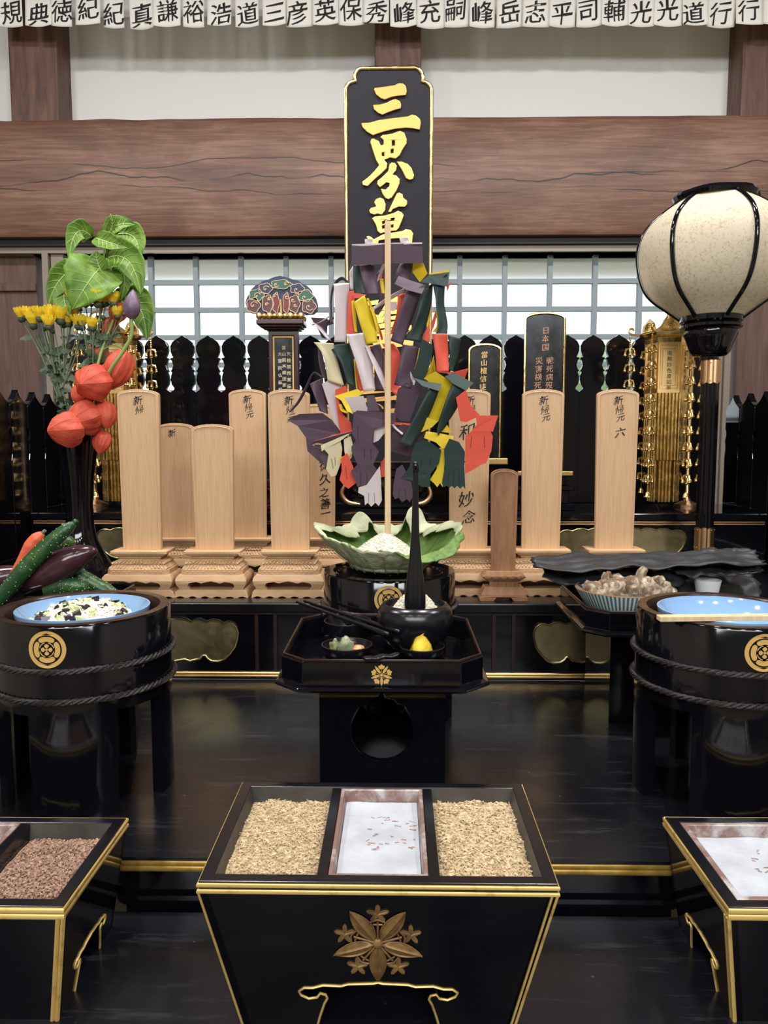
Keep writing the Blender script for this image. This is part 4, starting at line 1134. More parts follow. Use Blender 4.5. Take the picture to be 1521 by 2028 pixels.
# ------------------------------------------------------------------ tubs
def tub(cx, cy, rot, label):
    t = thing('lacquer_tub', label, 'tub', (cx, cy, Z_PLAT), 'black lacquer tubs')
    R = 0.1195; H = 0.262; HB = 0.143
    mb = MB(); mb.lathe([(R - 0.012, HB), (R, HB), (R, H - 0.003), (R - 0.002, H), (R - 0.014, H), (R - 0.016, H - 0.002), (R - 0.018, H - 0.045), (0.0, H - 0.045)], 64, cap=False)
    # underside
    mb.lathe([(R - 0.012, HB), (R - 0.014, HB + 0.03), (0, HB + 0.03)], 64, cap=False)
    mb.build('shell', LACQ, t, smooth=35)
    mb = MB(); mb.lathe([(R - 0.0025, H - 0.001), (R - 0.002, H + 0.0006), (R - 0.014, H + 0.0006), (R - 0.0175, H - 0.004), (R - 0.0180, H - 0.042)], 64, cap=False); mb.build('brown_inner_rim', BROWNLACQ, t, smooth=40)
    for k_ in range(4):
        a0 = rot - PI / 2 + PI / 2 * k_ - math.radians(27); a1 = a0 + math.radians(54)
        mb = MB(); n = 14; vs = []
        for i in range(n + 1):
            a = a0 + (a1 - a0) * i / n
            e = abs(2 * i / n - 1)
            for r, z in ((R - 0.0003, 0), (R - 0.0003, HB + 0.001), (R - 0.016, HB + 0.001), (R - 0.016, 0)): vs.append((r * math.cos(a), r * math.sin(a), z))
        fs = [(4 * i + j, 4 * i + (j + 1) % 4, 4 * i + 4 + (j + 1) % 4, 4 * i + 4 + j) for i in range(n) for j in range(4)] + [(0, 1, 2, 3), (4 * n, 4 * n + 1, 4 * n + 2, 4 * n + 3)]
        mb.add(vs, fs); mb.build('leg', LACQ, t, smooth=30)
    for z in (0.163, 0.203):
        mb = MB()
        for s_ in range(3):
            pts = []
            for i in range(300):
                a = 2 * PI * i / 300; q = a * 26 + 2 * PI * s_ / 3
                rr = R + 0.0032 + 0.0022 * math.cos(q); pts.append((rr * math.cos(a), rr * math.sin(a), z + 0.0024 * math.sin(q)))
            mb.tube(pts, 0.0022, 5, closed=True)
        mb.build('braided_rope', ROPE, t, smooth=60)
    # round four lobed crest on the front
    def cyl(u, v, w):
        a = u / R
        return ((R + w) * math.sin(a), -(R + w) * math.cos(a), 0.232 + v)
    mb = MB(); q = 0.0243
    circ = lambda r, n=48: [(q * r * math.cos(2 * PI * i / n), q * r * math.sin(2 * PI * i / n)) for i in range(n)]
    mb.poly([circ(1.0), circ(0.785)[::-1]], cyl, 0.0006)
    for k_ in range(4):
        ang = PI / 2 * k_
        lob = [(0.5 + 0.20 * math.cos(b), 0.42 * math.sin(b)) for b in [math.radians(-125 + 250 * i / 20) for i in range(21)]]
        lob += [(0.44 * math.cos(b), 0.44 * math.sin(b)) for b in [math.radians(40 - 80 * i / 8) for i in range(1, 8)]]
        lob = [(x if x > 0.31 else 0.31, y) for x, y in lob]
        mb.poly([(q * (x * math.cos(ang) - y * math.sin(ang)), q * (x * math.sin(ang) + y * math.cos(ang))) for x, y in lob], cyl, 0.0006)
        b0 = ang + PI / 4                                         # inner flower petals
        pet = [(0.09, 0), (0.15, 0.10), (0.24, 0.15), (0.33, 0.09), (0.36, 0), (0.33, -0.09), (0.24, -0.15), (0.15, -0.10)]
        mb.poly([(q * (x * math.cos(ang) - y * math.sin(ang)), q * (x * math.sin(ang) + y * math.cos(ang))) for x, y in [(0.85 * a, 0.85 * b) for a, b in pet]], cyl, 0.0006)
        ar = [(0.40 * math.cos(b), 0.40 * math.sin(b)) for b in [ang + math.radians(14 + 62 * i / 8) for i in range(9)]] + [(0.36 * math.cos(b), 0.36 * math.sin(b)) for b in [ang + math.radians(76 - 62 * i / 8) for i in range(9)]]
        mb.poly([(q * x, q * y) for x, y in ar], cyl, 0.0006)
    mb.poly(circ(0.065, 16), cyl, 0.0009)
    mb.build('crest', CRESTGOLD, t)
    return t
TL = (P(166, 1205, 1.075).x, 1.075); TR = (P(1436, 1212, 1.075).x, 1.075)
tub(TL[0], TL[1], math.radians(13), 'black lacquer tub with gold crest holding a blue bowl of diced vegetables')
tub(TR[0], TR[1], math.radians(-13), 'black lacquer tub with gold crest under pale wooden chopsticks')
TC = (P(771, 1150, 1.39).x, 1.389)
tc_ = tub(TC[0], TC[1], math.radians(45), 'black lacquer tub with a lid, carrying the lotus leaf of rice')
mb = MB(); mb.lathe([(0, 0.2185), (0.1005, 0.2185), (0.1005, 0.259), (0.097, 0.262), (0.094, 0.262), (0.092, 0.2595), (0, 0.2595)], 64); lid = mb.build('lid', LACQ, tc_, smooth=35)
mb = MB(); mb.lathe([(0.1025, 0.262), (0.1185, 0.2629), (0.1185, 0.2635), (0.1025, 0.2635), (0.1025, 0.262)], 64, cap=False); mb.build('lid_flange', LACQ, lid, smooth=35)

def blue_bowl(cx, cy, label):
    t = thing('blue_bowl', label, 'bowl', (cx, cy, Z_PLAT + 0.2175), 'sky blue bowls in the tubs')
    mb = MB(); mb.lathe([(0, 0.0045), (0.046, 0.0045), (0.070, 0.016), (0.0865, 0.039), (0.089, 0.0445), (0.091, 0.0445), (0.0905, 0.038), (0.075, 0.012), (0.05, 0.0), (0, 0.0)], 64); mb.build('bowl', BLUEGLAZE, t, smooth=50)
    return t
blue_bowl(TL[0], TL[1], 'sky blue bowl filled with rice and diced vegetables, inside the tub with the food')
blue_bowl(TR[0], TR[1], 'empty sky blue bowl under the pale wooden chopsticks')
# food: rice with diced aubergine and cucumber
mb = MB(); zf0 = Z_PLAT + 0.2175
def hump(x, y): return 0.020 + 0.030 * max(0, 1 - (x * x / 0.0050 + y * y / 0.0050)) ** 0.8
def food_h(u, v):
    r = 0.076 * v; a = 2 * PI * u; x, y = r * math.cos(a), r * math.sin(a) 
    return (TL[0] + x, TL[1] + y, zf0 + hump(x, y) + 0.002 * noise.noise(Vector((x * 150, y * 150, 0))))
mb.grid(food_h, 40, 12)
rr = random.Random(3)
for i in range(2600):
    r = 0.074 * math.sqrt(rr.random()); a = rr.random() * 2 * PI; x, y = r * math.cos(a), r * math.sin(a)
    p = Vector((TL[0] + x, TL[1] + y, zf0 + hump(x, y) + 0.001 + 0.002 * rr.random()))
    kind = rr.random()
    if kind < 0.962:
        mb.cur = 0; s0 = len(mb.v); mb.ball((0, 0, 0), (0.0029, 0.0013, 0.0012), 6, 4)
        mb.xform(Matrix.Translation(p) @ Matrix.Rotation(rr.random() * 6, 4, 'Z') @ Matrix.Rotation(rr.uniform(-0.8, 0.8), 4, 'X'), s0)
    else:
        mb.cur = 1 if kind < 0.988 else 2
        s0 = len(mb.v); w = rr.uniform(0.0035, 0.0065)
        mb.box(-w, w, -w * 0.8, w * 0.8, -w * 0.5, w * 0.5)
        mb.xform(Matrix.Translation(p) @ Matrix.Rotation(rr.random() * 6, 4, 'Z') @ Matrix.Rotation(rr.uniform(-0.9, 0.9), 4, 'X'), s0)
        if mb.cur == 1 and rr.random() < 0.7:
            mb.cur = 2 if rr.random() < 0.4 else 3; s0 = len(mb.v); mb.box(-w, w, -w * 0.82, -w * 0.72, -w * 0.5, w * 0.5)
            mb.xform(Matrix.Translation(p + Vector((0, 0, 0.001))) @ Matrix.Rotation(rr.random() * 6, 4, 'Z') @ Matrix.Rotation(rr.uniform(-0.9, 0.9), 4, 'X'), s0)
tag(mb.build('vegetable_rice', [RICEGRAIN, ZUCCHINI, DARKVEG, CUKE]), 'white rice mixed with diced green and dark vegetables in the blue bowl', 'food', kind='stuff')
# pale chopsticks across the right tub
zc = Z_PLAT + 0.2635
for i, (dy, lab) in enumerate(((0.0, 'pale wooden chopstick across the tub, the one nearer the viewer'), (0.008, 'pale wooden chopstick across the tub, the one farther from the viewer'))):
    a = PZ(1306, 1226, zc + 0.003); a.y += dy; b = a + Vector((0.235, 0.014, 0.0))
    mb = MB(); d = (b - a); n_ = Vector((-d.y, d.x, 0)).normalized()
    vs = []
    for p, w in ((a, 0.0036), (b, 0.0024)):
        vs += [p - n_ * w + Vector((0, 0, -0.003)), p + n_ * w + Vector((0, 0, -0.003)), p + n_ * w + Vector((0, 0, 0.0035)), p - n_ * w + Vector((0, 0, 0.0035))]
    mb.add(vs, [(0, 1, 2, 3), (4, 7, 6, 5), (0, 4, 5, 1), (1, 5, 6, 2), (2, 6, 7, 3), (3, 7, 4, 0)])
    tag(mb.build('wooden_chopstick', STICKWOOD, bevel=0.0006), lab, 'chopstick', 'pale wooden chopsticks')

# ------------------------------------------------------------------ octagonal tray stands
TZ = 1.1255                         # tray floor
def crest_flower(mb, fn, R, depth, rot=0):
    """five slim leaves and five small bellflowers"""
    def place(pts, ang):
        return [(R * (x * math.cos(ang) - y * math.sin(ang)), R * (x * math.sin(ang) + y * math.cos(ang))) for x, y in pts]
    for k_ in range(5):
        a = math.radians(-90 + 72 * k_) + rot
        leaf_ = [(0.12, 0), (0.3, 0.095), (0.55, 0.125), (0.8, 0.08), (1.0, 0), (0.8, -0.08), (0.55, -0.125), (0.3, -0.095)]
        mb.poly(place(leaf_, a), fn, depth)
        b = a + math.radians(36)
        mb.poly(place([(0.1, -0.015), (0.5, -0.015), (0.5, 0.015), (0.1, 0.015)], b), fn, depth)
        bell = [(0.50, -0.10), (0.62, -0.24), (0.80, -0.30), (0.84, -0.14), (0.98, 0), (0.84, 0.14), (0.80, 0.30), (0.62, 0.24), (0.50, 0.10), (0.56, 0)]
        mb.poly(place(bell, b), fn, depth)
    mb.poly([(R * 0.11 * math.cos(2 * PI * i / 16), R * 0.11 * math.sin(2 * PI * i / 16)) for i in range(16)], fn, depth * 1.5)
def tray_stand(cx, cy, label):
    t = thing('tray_stand', label, 'offering stand', (cx, cy, Z_PLAT), 'octagonal offering stands')
    hw = 0.136; c = 0.032
    octo = lambda h, cc: [(-h + cc, -h), (h - cc, -h), (h, -h + cc), (h, h - cc), (h - cc, h), (-h + cc, h), (-h, h - cc), (-h, -h + cc)]
    zb = TZ - Z_PLAT
    def loft(mb, rings, cap0=True, cap1=True):
        vs = []
        for pts, z in rings: vs += [(x, y, z) for x, y in pts]
        fs = [(8 * j + i, 8 * j + (i + 1) % 8, 8 * j + 8 + (i + 1) % 8, 8 * j + 8 + i) for j in range(len(rings) - 1) for i in range(8)]
        if cap0: fs.append(tuple(range(8))[::-1])
        if cap1: fs.append(tuple(8 * (len(rings) - 1) + i for i in range(8)))
        mb.add(vs, fs)
    mb = MB()
    loft(mb, [(octo(0.120, 0.028), zb - 0.006), (octo(hw + 0.006, c + 0.002), zb - 0.006), (octo(hw + 0.009, c + 0.002), zb - 0.002), (octo(hw + 0.007, c + 0.002), zb + 0.001), (octo(hw, c), zb + 0.003), (octo(hw, c), zb + 0.033), (octo(hw - 0.002, c - 0.001), zb + 0.035), (octo(hw - 0.005, c - 0.002), zb + 0.035), (octo(hw - 0.007, c - 0.003), zb + 0.032), (octo(hw - 0.007, c - 0.003), zb)])
    mb.build('tray', LACQ, t, bevel=0.0012)
    rim = MB(); o_ = octo(hw - 0.0035, c - 0.0015); rim.tube([(x, y, zb + 0.0355) for x, y in o_], 0.0022, 6, closed=True); rim.build('brown_rim', BROWNLACQ, t, smooth=50)
    mb = MB(); crest_flower(mb, lambda u, v, w: (u, -hw - w, zb + 0.0175 + v), 0.0148, 0.0006); mb.build('crest', CRESTGOLD, t)
    # pedestal: four walls with a cusped round opening
    pw = 0.087; ph = zb - 0.006; hz = 0.098; hr = 0.044
    hole = [(hr * math.sin(a), hz + hr * -math.cos(a)) for a in [math.radians(-122 + 244 * i / 28) for i in range(29)]]
    hole += [(0.030, 0.1345), (0.021, 0.1375), (0.016, 0.143), (0.004, 0.146), (0.0, 0.157), (-0.004, 0.146), (-0.016, 0.143), (-0.021, 0.1375), (-0.030, 0.1345)]
    sq = [(-pw, 0), (pw, 0), (pw, ph), (-pw, ph)]
    mb = MB()
    mb.poly([sq, hole], lambda u, v, w: (u, -pw + w, v), 0.012)
    mb.poly([sq, hole], lambda u, v, w: (u, pw - w, v), 0.012)
    mb.box(-pw, -pw + 0.012, -pw + 0.012, pw - 0.012, 0, ph); mb.box(pw - 0.012, pw, -pw + 0.012, pw - 0.012, 0, ph)
    p_ = mb.build('pedestal', LACQ, t)
    mb = MB(); mb.tube([(u, -pw + 0.0008, v) for u, v in hole], 0.0021, 6, closed=True); mb.build('added_glint_rim', LACQ, p_, smooth=60)  # thin tube added round the opening so its edge catches light
    return t
CT = (AX + 0.001, 1.118)
tray_stand(CT[0], CT[1], 'black octagonal offering stand with small bowls, chopsticks and a gold crest')
RT_ = (0.462, 1.41); LT_ = (-0.655, 1.40)
tray_stand(RT_[0], RT_[1], 'black octagonal offering stand carrying dried kelp and mushrooms')
tray_stand(LT_[0], LT_[1], 'black octagonal offering stand carrying cucumbers and aubergines')

# things on the middle stand
q = PZ(822, 1262, TZ); bx, byy = P(822, 1200, 1.17).x, 1.172
t = thing('rice_bowl', 'rounded black lacquer bowl heaped with white rice', 'bowl', (bx, byy, TZ))
mb = MB(); mb.lathe([(0, 0.004), (0.030, 0.004), (0.040, 0.02), (0.044, 0.045), (0.043, 0.066), (0.046, 0.0725), (0.050, 0.072), (0.0575, 0.062), (0.0595, 0.048), (0.055, 0.028), (0.042, 0.010), (0.034, 0.004), (0.034, 0.0), (0, 0.0)], 48); mb.build('bowl', SATIN, t, smooth=60)
mb = MB(); 
def rice_mound(mb, c, R, h, seed, p=1.3):
    mb.grid(lambda u, v: (c[0] + R * v * math.cos(2 * PI * u), c[1] + R * v * math.sin(2 * PI * u), c[2] + h * (1 - v ** p) + 0.0018 * noise.noise(Vector((R * v * math.cos(2 * PI * u) * 260, R * v * math.sin(2 * PI * u) * 260, seed)))), 56, 22)
    r_ = random.Random(seed)
    for i in range(900):
        v = math.sqrt(r_.random()); a = r_.random() * 2 * PI
        s0 = len(mb.v); mb.ball((0, 0, 0), (0.0026, 0.0012, 0.0011), 5, 4)
        mb.xform(Matrix.Translation((c[0] + R * v * math.cos(a), c[1] + R * v * math.sin(a), c[2] + h * (1 - v ** p) + 0.0004)) @ Matrix.Rotation(r_.random() * 6, 4, 'Z') @ Matrix.Rotation(r_.uniform(-0.7, 0.7), 4, 'Y'), s0)
rice_mound(mb, (bx, byy, TZ + 0.052), 0.0425, 0.042, 5, 1.5)
tag(mb.build('rice_mound', RICE, smooth=60), 'white rice heaped in the black bowl on the offering stand', 'rice', kind='stuff')
us = (P(822, 1190, byy - 0.026).x, byy - 0.026)
t = thing('lacquer_rice_server', 'tall slender black utensil flaring at its foot, planted in the black bowl of rice', 'utensil', (us[0], us[1], TZ + 0.068))
zz = lambda y: P(822, y, us[1]).z - (TZ + 0.068)
mb = MB(); mb.lathe([(0.0155, 0.0), (0.0165, 0.004), (0.0155, zz(1172)), (0.0125, zz(1140)), (0.009, zz(1105)), (0.0062, zz(1060)), (0.0048, zz(1000)), (0.0044, zz(950)), (0.0042, zz(935))], 24); mb.build('handle', SATIN, t, smooth=60)
mb = MB(); mb.lathe([(0.0042, zz(936)), (0.0050, zz(934)), (0.0050, zz(922)), (0.0040, zz(917)), (0.0022, zz(914)), (0, zz(913))], 16); mb.build('tip', LACQ, t, smooth=60)
def dish(px, py, r, h, zr, label, cy_=None):
    q = PZ(px, py, TZ + h)
    t = thing('lacquer_dish', label, 'dish', (q.x, q.y, TZ), 'black lacquer dishes')
    mb = MB(); mb.lathe([(0, 0.004), (r * 0.55, 0.004), (r * 0.85, h * 0.5), (r * 0.965, h), (r, h), (r * 0.93, h * 0.5), (r * 0.62, 0.002), (r * 0.55, 0.0), (0, 0.0)], 48); mb.build('dish', SATIN, t, smooth=50)
    mb = MB(); mb.tube([((r - 0.0006) * math.cos(2 * PI * i / 48), (r - 0.0006) * math.sin(2 * PI * i / 48), h) for i in range(48)], 0.0011, 6, closed=True); mb.build('rim', BROWNLACQ, t, smooth=60)
    return q
d1 = dish(687, 1276, 0.0375, 0.021, 0, 'shallow black dish holding stewed vegetables')
d2 = dish(836, 1279, 0.0335, 0.019, 0, 'shallow black dish holding a yellow morsel')
d3 = dish(688, 1229, 0.0375, 0.034, 0, 'empty deep black dish under the black chopsticks')
def lump(name, c, r, m, label, cat, seed, amp=0.25, sc=90, group=None):
    mb = MB(); mb.ball(c, r, 18, 12, lambda d: 1 + amp * noise.noise(d * 1.6 + Vector((seed, 0, 0))) + amp * 0.3 * noise.noise(d * 5 + Vector((0, seed, 0))))
    return tag(mb.build(name, m, smooth=70), label, cat, group)
zd = TZ + 0.006
lump('stewed_vegetable', (d1.x - 0.017, d1.y - 0.004, zd + 0.011), (0.010, 0.011, 0.010), PICKLE, 'grey green slice of stewed vegetable in the dish, leftmost piece', 'vegetable', 1, 0.5, group='pieces of stewed vegetable')
lump('stewed_vegetable', (d1.x - 0.001, d1.y - 0.010, zd + 0.013), (0.011, 0.010, 0.014), PICKLE, 'largest plump green piece of stewed vegetable in the dish', 'vegetable', 4, 0.4, group='pieces of stewed vegetable')
lump('stewed_carrot', (d1.x + 0.016, d1.y - 0.006, zd + 0.007), (0.012, 0.010, 0.008), PICKLEO, 'orange piece of carrot in the dish of stewed vegetables', 'vegetable', 7, 0.5, group='pieces of stewed vegetable')
lump('stewed_vegetable', (d1.x + 0.002, d1.y + 0.012, zd + 0.008), (0.010, 0.008, 0.008), PICKLE, 'small pale piece of stewed vegetable at the back of the dish', 'vegetable', 9, 0.4, group='pieces of stewed vegetable')
t = thing('yellow_morsel', 'bright yellow mound of food with a twisted tip in a black dish', 'food', (d2.x - 0.002, d2.y, zd))
mb = MB(); mb.lathe([(0.016, -0.001), (0.0165, 0.006), (0.0135, 0.016), (0.0085, 0.025), (0.005, 0.029)], 24, rf=lambda a, i, z: 1 + 0.12 * math.sin(3 * a + z * 120)); mb.build('mound', YELLOWFOOD, t, smooth=60)
mb = MB(); mb.tube(catmull([(0, 0, 0.027), (0.002, 0, 0.033), (0.006, 0, 0.036), (0.007, 0, 0.041), (0.0045, 0, 0.044)], 5), [0.0045] * 8 + [0.0035] * 8 + [0.002] * 5, 7); mb.build('twisted_tip', YELLOWFOOD, t, smooth=60)
for i, (a, b, lab) in enumerate((((588, 1192), (768, 1256), 'black lacquer chopstick, the one nearer the viewer'), ((603, 1190), (790, 1251), 'black lacquer chopstick, the one farther from the viewer'))):
    mb = MB(); A_ = PZ(a[0], a[1], TZ + 0.0425); B_ = PZ(b[0], b[1], TZ + 0.0415)
    mb.tube([A_, A_.lerp(B_, 0.97), B_, B_ + (B_ - A_).normalized() * 0.002], [0.0025, 0.0037, 0.0034, 0.001], 10)
    tag(mb.build('lacquer_chopstick', SATIN, smooth=50), lab, 'chopstick', 'black lacquer chopsticks')
mb = MB(); A_ = PZ(720, 1306, TZ + 0.0395); B_ = PZ(788, 1297, TZ + 0.0395)
d_ = (B_ - A_); n_ = Vector((-d_.y, d_.x, 0)).normalized()
mb.grid(lambda u, v: A_ + d_ * u + n_ * (0.014 * (v - 0.5) * (1 - abs(2 * u - 1) ** 6 * 0.4)) + Vector((0, 0, 0.0016 * math.sin(PI * v) + 0.0008 * math.sin(u * 14))), 20, 8)
tag(mb.build('chopstick_rest', SATIN, solid=0.003, smooth=60), 'small curved black chopstick rest lying on the front rim of the offering stand', 'chopstick rest')

# ------------------------------------------------------------------ incense boxes
def incense_box(x0, x1, y0, y1, zt_, inset, label, comps, gold_w, detailed):
    """comps: list of (kind, width share); kind 'chips', 'pan' or 'bar'"""
    cx, cy = (x0 + x1) / 2, (y0 + y1) / 2
    t = thing('incense_box', label, 'incense box', (cx, cy, Z_TABLE), 'black lacquer incense boxes')
    hx, hy = (x1 - x0) / 2, (y1 - y0) / 2
    H = zt_ - Z_TABLE
    cut = [(0, .36), (.03, .352), (.20, .345), (.25, .33), (.37, .335), (.44, .315), (.50, .315), (.54, .29), (.53, .26), (.48, .235), (.42, .245), (.395, .275), (.36, .265), (.35, .24), (.375, .2), (.42, .1), (.46, 0)]
    arch = [(-u, v) for u, v in reversed(cut)] + cut[1:]
    outline = [(-1, 0)] + arch + [(1, 0), (1, 1), (-1, 1)]
    def face(k):
        def fn(u, v, w):
            q = v + 0.0
            ax, ay = hx - inset * (1 - q) - w, hy - inset * 0.8 * (1 - q) - w
            z = 0.0 + v * (H - 0.010)
            # faces: 0 front, 1 right, 2 back, 3 left
            if k == 0: return (u * (ax + w), -ay, z)
            if k == 1: return (ax, u * (ay + w), z)
            if k == 2: return (-u * (ax + w), ay, z)
            return (-ax, -u * (ay + w), z)
        return fn
    for k in range(4):
        mb = MB(); mb.poly(outline, face(k), 0.008)
        p = mb.build('side_panel', LACQ, t)
        mb = MB(); mb.tube([Vector(face(k)(u, v, -0.0005)) for u, v in arch], 0.0013, 6)
        mb.build('gilt_outline', GILTLINE, p, smooth=60)
    for k in (0, 3):
        mb = MB()
        for d in (-0.0026, 0.0026):
            a_, b_ = Vector(face(k)(1 + d / hx * (1 if k % 2 == 0 else hx / hy) * 0 - (0.010 if d > 0 else 0.0) / (hx if k % 2 == 0 else hy) * 0.5, 0, -0.0006)), Vector(face(k)(1 - (0.010 if d > 0 else 0.0) / (hx if k % 2 == 0 else hy) * 0.5, 1, -0.0006))
            mb.tube([a_, b_], 0.0013 if detailed else 0.0024, 6)
        mb.build('gilt_corner_line', GILTLINE, t, smooth=60)
    # frame round the top
    fz0, fz1 = H - 0.012, H
    wf = 0.0125
    ring = lambda a, b: [(-a, -b), (a, -b), (a, b), (-a, b)]
    mb = MB(); mb.poly([ring(hx, hy), ring(hx - wf, hy - wf)], lambda u, v, w: (u, v, fz1 - w), 0.012)
    mb.build('top_frame', LACQ_DULL, t, bevel=0.0008)
    mb = MB()
    for z, r in ((fz1 - 0.0035, gold_w), (fz1 - 0.0095, gold_w)):
        mb.tube([(x, y, z) for x, y in ring(hx + 0.0006, hy + 0.0006)], r, 6, closed=True)
    mb.build('gilt_rim', GILTLINE, t, smooth=60)
    # inner lining: sloping walls, floor, bars between the compartments
    ix, iy = hx - wf, hy - wf
    mb = MB(); dz = 0.040; s_ = 0.006
    vs = [(-ix, -iy, fz1 - 0.0008), (ix, -iy, fz1 - 0.0008), (ix, iy, fz1 - 0.0008), (-ix, iy, fz1 - 0.0008)]
    vs += [(-ix + s_, -iy + s_, fz1 - dz), (ix - s_, -iy + s_, fz1 - dz), (ix - s_, iy - s_, fz1 - dz), (-ix + s_, iy - s_, fz1 - dz)]
    mb.add(vs, [(0, 1, 5, 4), (1, 2, 6, 5), (2, 3, 7, 6), (3, 0, 4, 7), (4, 5, 6, 7)])
    mb.build('lining', BOXIN, t, solid=0.0008)
    x = -ix
    spots = []
    for kind, w in comps:
        if kind == 'bar':
            mb = MB(); mb.box(x, x + w, -iy, iy, fz1 - 0.04, fz1 - 0.001); mb.build('divider', LACQ_DULL, t, bevel=0.0006)
        else: spots.append((kind, cx + x, cx + x + w))
        x += w
    return t, spots, (cy - iy, cy + iy), face
def chips(name, xa, xb, ya, yb, z, m, label, n, lmin, lmax, seed, w=0.0008):
    r = random.Random(seed); mb = MB()
    def hgt(x, y):
        u, v = (x - xa) / (xb - xa), (y - ya) / (yb - ya)
        return z + 0.005 * math.sin(PI * min(max(v, 0), 1)) * math.sin(PI * min(max(u, 0), 1)) + 0.0035 * noise.noise(Vector((x * 40, y * 40, seed)))
    mb.grid(lambda u, v: (xa + (xb - xa) * u, ya + (yb - ya) * v, hgt(xa + (xb - xa) * u, ya + (yb - ya) * v) - 0.001), 30, 50)
    for i in range(n):
        l = r.uniform(lmin, lmax); a = r.random() * PI
        x, y = r.uniform(xa + 0.004, xb - 0.004), r.uniform(ya + 0.003, yb - 0.003)
        mb.chip(Vector((x, y, hgt(x, y) + r.uniform(0, 0.0016))), Vector((math.cos(a), math.sin(a), r.uniform(-0.35, 0.35))), l, w * r.uniform(0.6, 1.7), w * r.uniform(0.5, 1.2))
    return tag(mb.build(name, m, recalc=False), label, 'incense', kind='stuff')
def ash_pan(xa, xb, ya, yb, z, label_p, label_a, lip, seed):
    """copper lined pan with a bed of smoothed white ash"""
    t = thing('ash_pan', label_p, 'ash pan', ((xa + xb) / 2, (ya + yb) / 2, z - 0.030), 'copper ash pans')
    ring = lambda i, zz: [(xa + i, ya + i, zz), (xb - i, ya + i, zz), (xb - i, yb - i, zz), (xa + i, yb - i, zz)]
    rings = [ring(0.0, z - 0.030), ring(0.0, z + 0.0008), ring(lip, z + 0.0008), ring(lip + 0.004, z - 0.026)]
    mb = MB(); vs = [p for r_ in rings for p in r_]
    fs = [(4 * j + i, 4 * j + (i + 1) % 4, 4 * j + 4 + (i + 1) % 4, 4 * j + 4 + i) for j in range(3) for i in range(4)] + [(0, 3, 2, 1), (12, 13, 14, 15)]
    mb.add(vs, fs); mb.build('pan', PANCOPPER, t, world=True, bevel=0.0008)
    i = lip + 0.0022
    mb = MB(); za = z - 0.0125
    mb.grid(lambda u, v: (xa + i + (xb - xa - 2 * i) * u, ya + i + (yb - ya - 2 * i) * v, za + 0.0035 * (1 - v) + 0.0012 * noise.noise(Vector((u * 3 + seed, v * 5, 0))) + 0.0005 * noise.noise(Vector((u * 20, v * 30, seed)))), 30, 50)
    r = random.Random(seed); n_sm = len(mb.f); mb.cur = 1
    for k_ in range(30):
        x, y = xa + (xb - xa) * r.uniform(0.35, 0.9), ya + (yb - ya) * r.uniform(0.35, 0.75); a = r.gauss(0, 0.5)
        mb.chip(Vector((x, y, za + 0.0035 * (1 - (y - ya) / (yb - ya)) + 0.0006)), Vector((math.cos(a), math.sin(a), 0)), r.uniform(0.002, 0.008), 0.0007, 0.0004)
    tag(mb.build('ash_bed', [ASH, INCENSEDARK], smooth=40), label_a, 'ash', kind='stuff')
ZB1 = 1.050
a, b = PZ(392, 1746, ZB1), PZ(1105, 1750, ZB1)
bx_, sp, (ya, yb), face = incense_box(a.x, b.x, 0.662, 0.866, ZB1, 0.034, 'black lacquer incense box in the middle with a carved gold flower on its front', [('chips', 0.094), ('bar', 0.010), ('pan', 0.094), ('bar', 0.010), ('chips', 0.094)], 0.0021, True)
chips('incense_chips', sp[0][1] + 0.001, sp[0][2] - 0.0005, ya + 0.002, yb - 0.002, ZB1 - 0.016, INCENSE, 'pale shredded incense in the left compartment of the middle box', 2600, 0.003, 0.008, 1)
chips('incense_chips', sp[2][1] + 0.0005, sp[2][2] - 0.001, ya + 0.002, yb - 0.002, ZB1 - 0.016, INCENSE, 'pale coarse incense chips in the right compartment of the middle box', 2400, 0.003, 0.009, 2, 0.0010)
ash_pan(sp[1][1] + 0.0005, sp[1][2] - 0.0005, ya + 0.0005, yb - 0.0005, ZB1 - 0.002, 'copper pan holding white ash in the middle incense box', 'smooth white ash in the pan of the middle incense box', 0.004, 4)
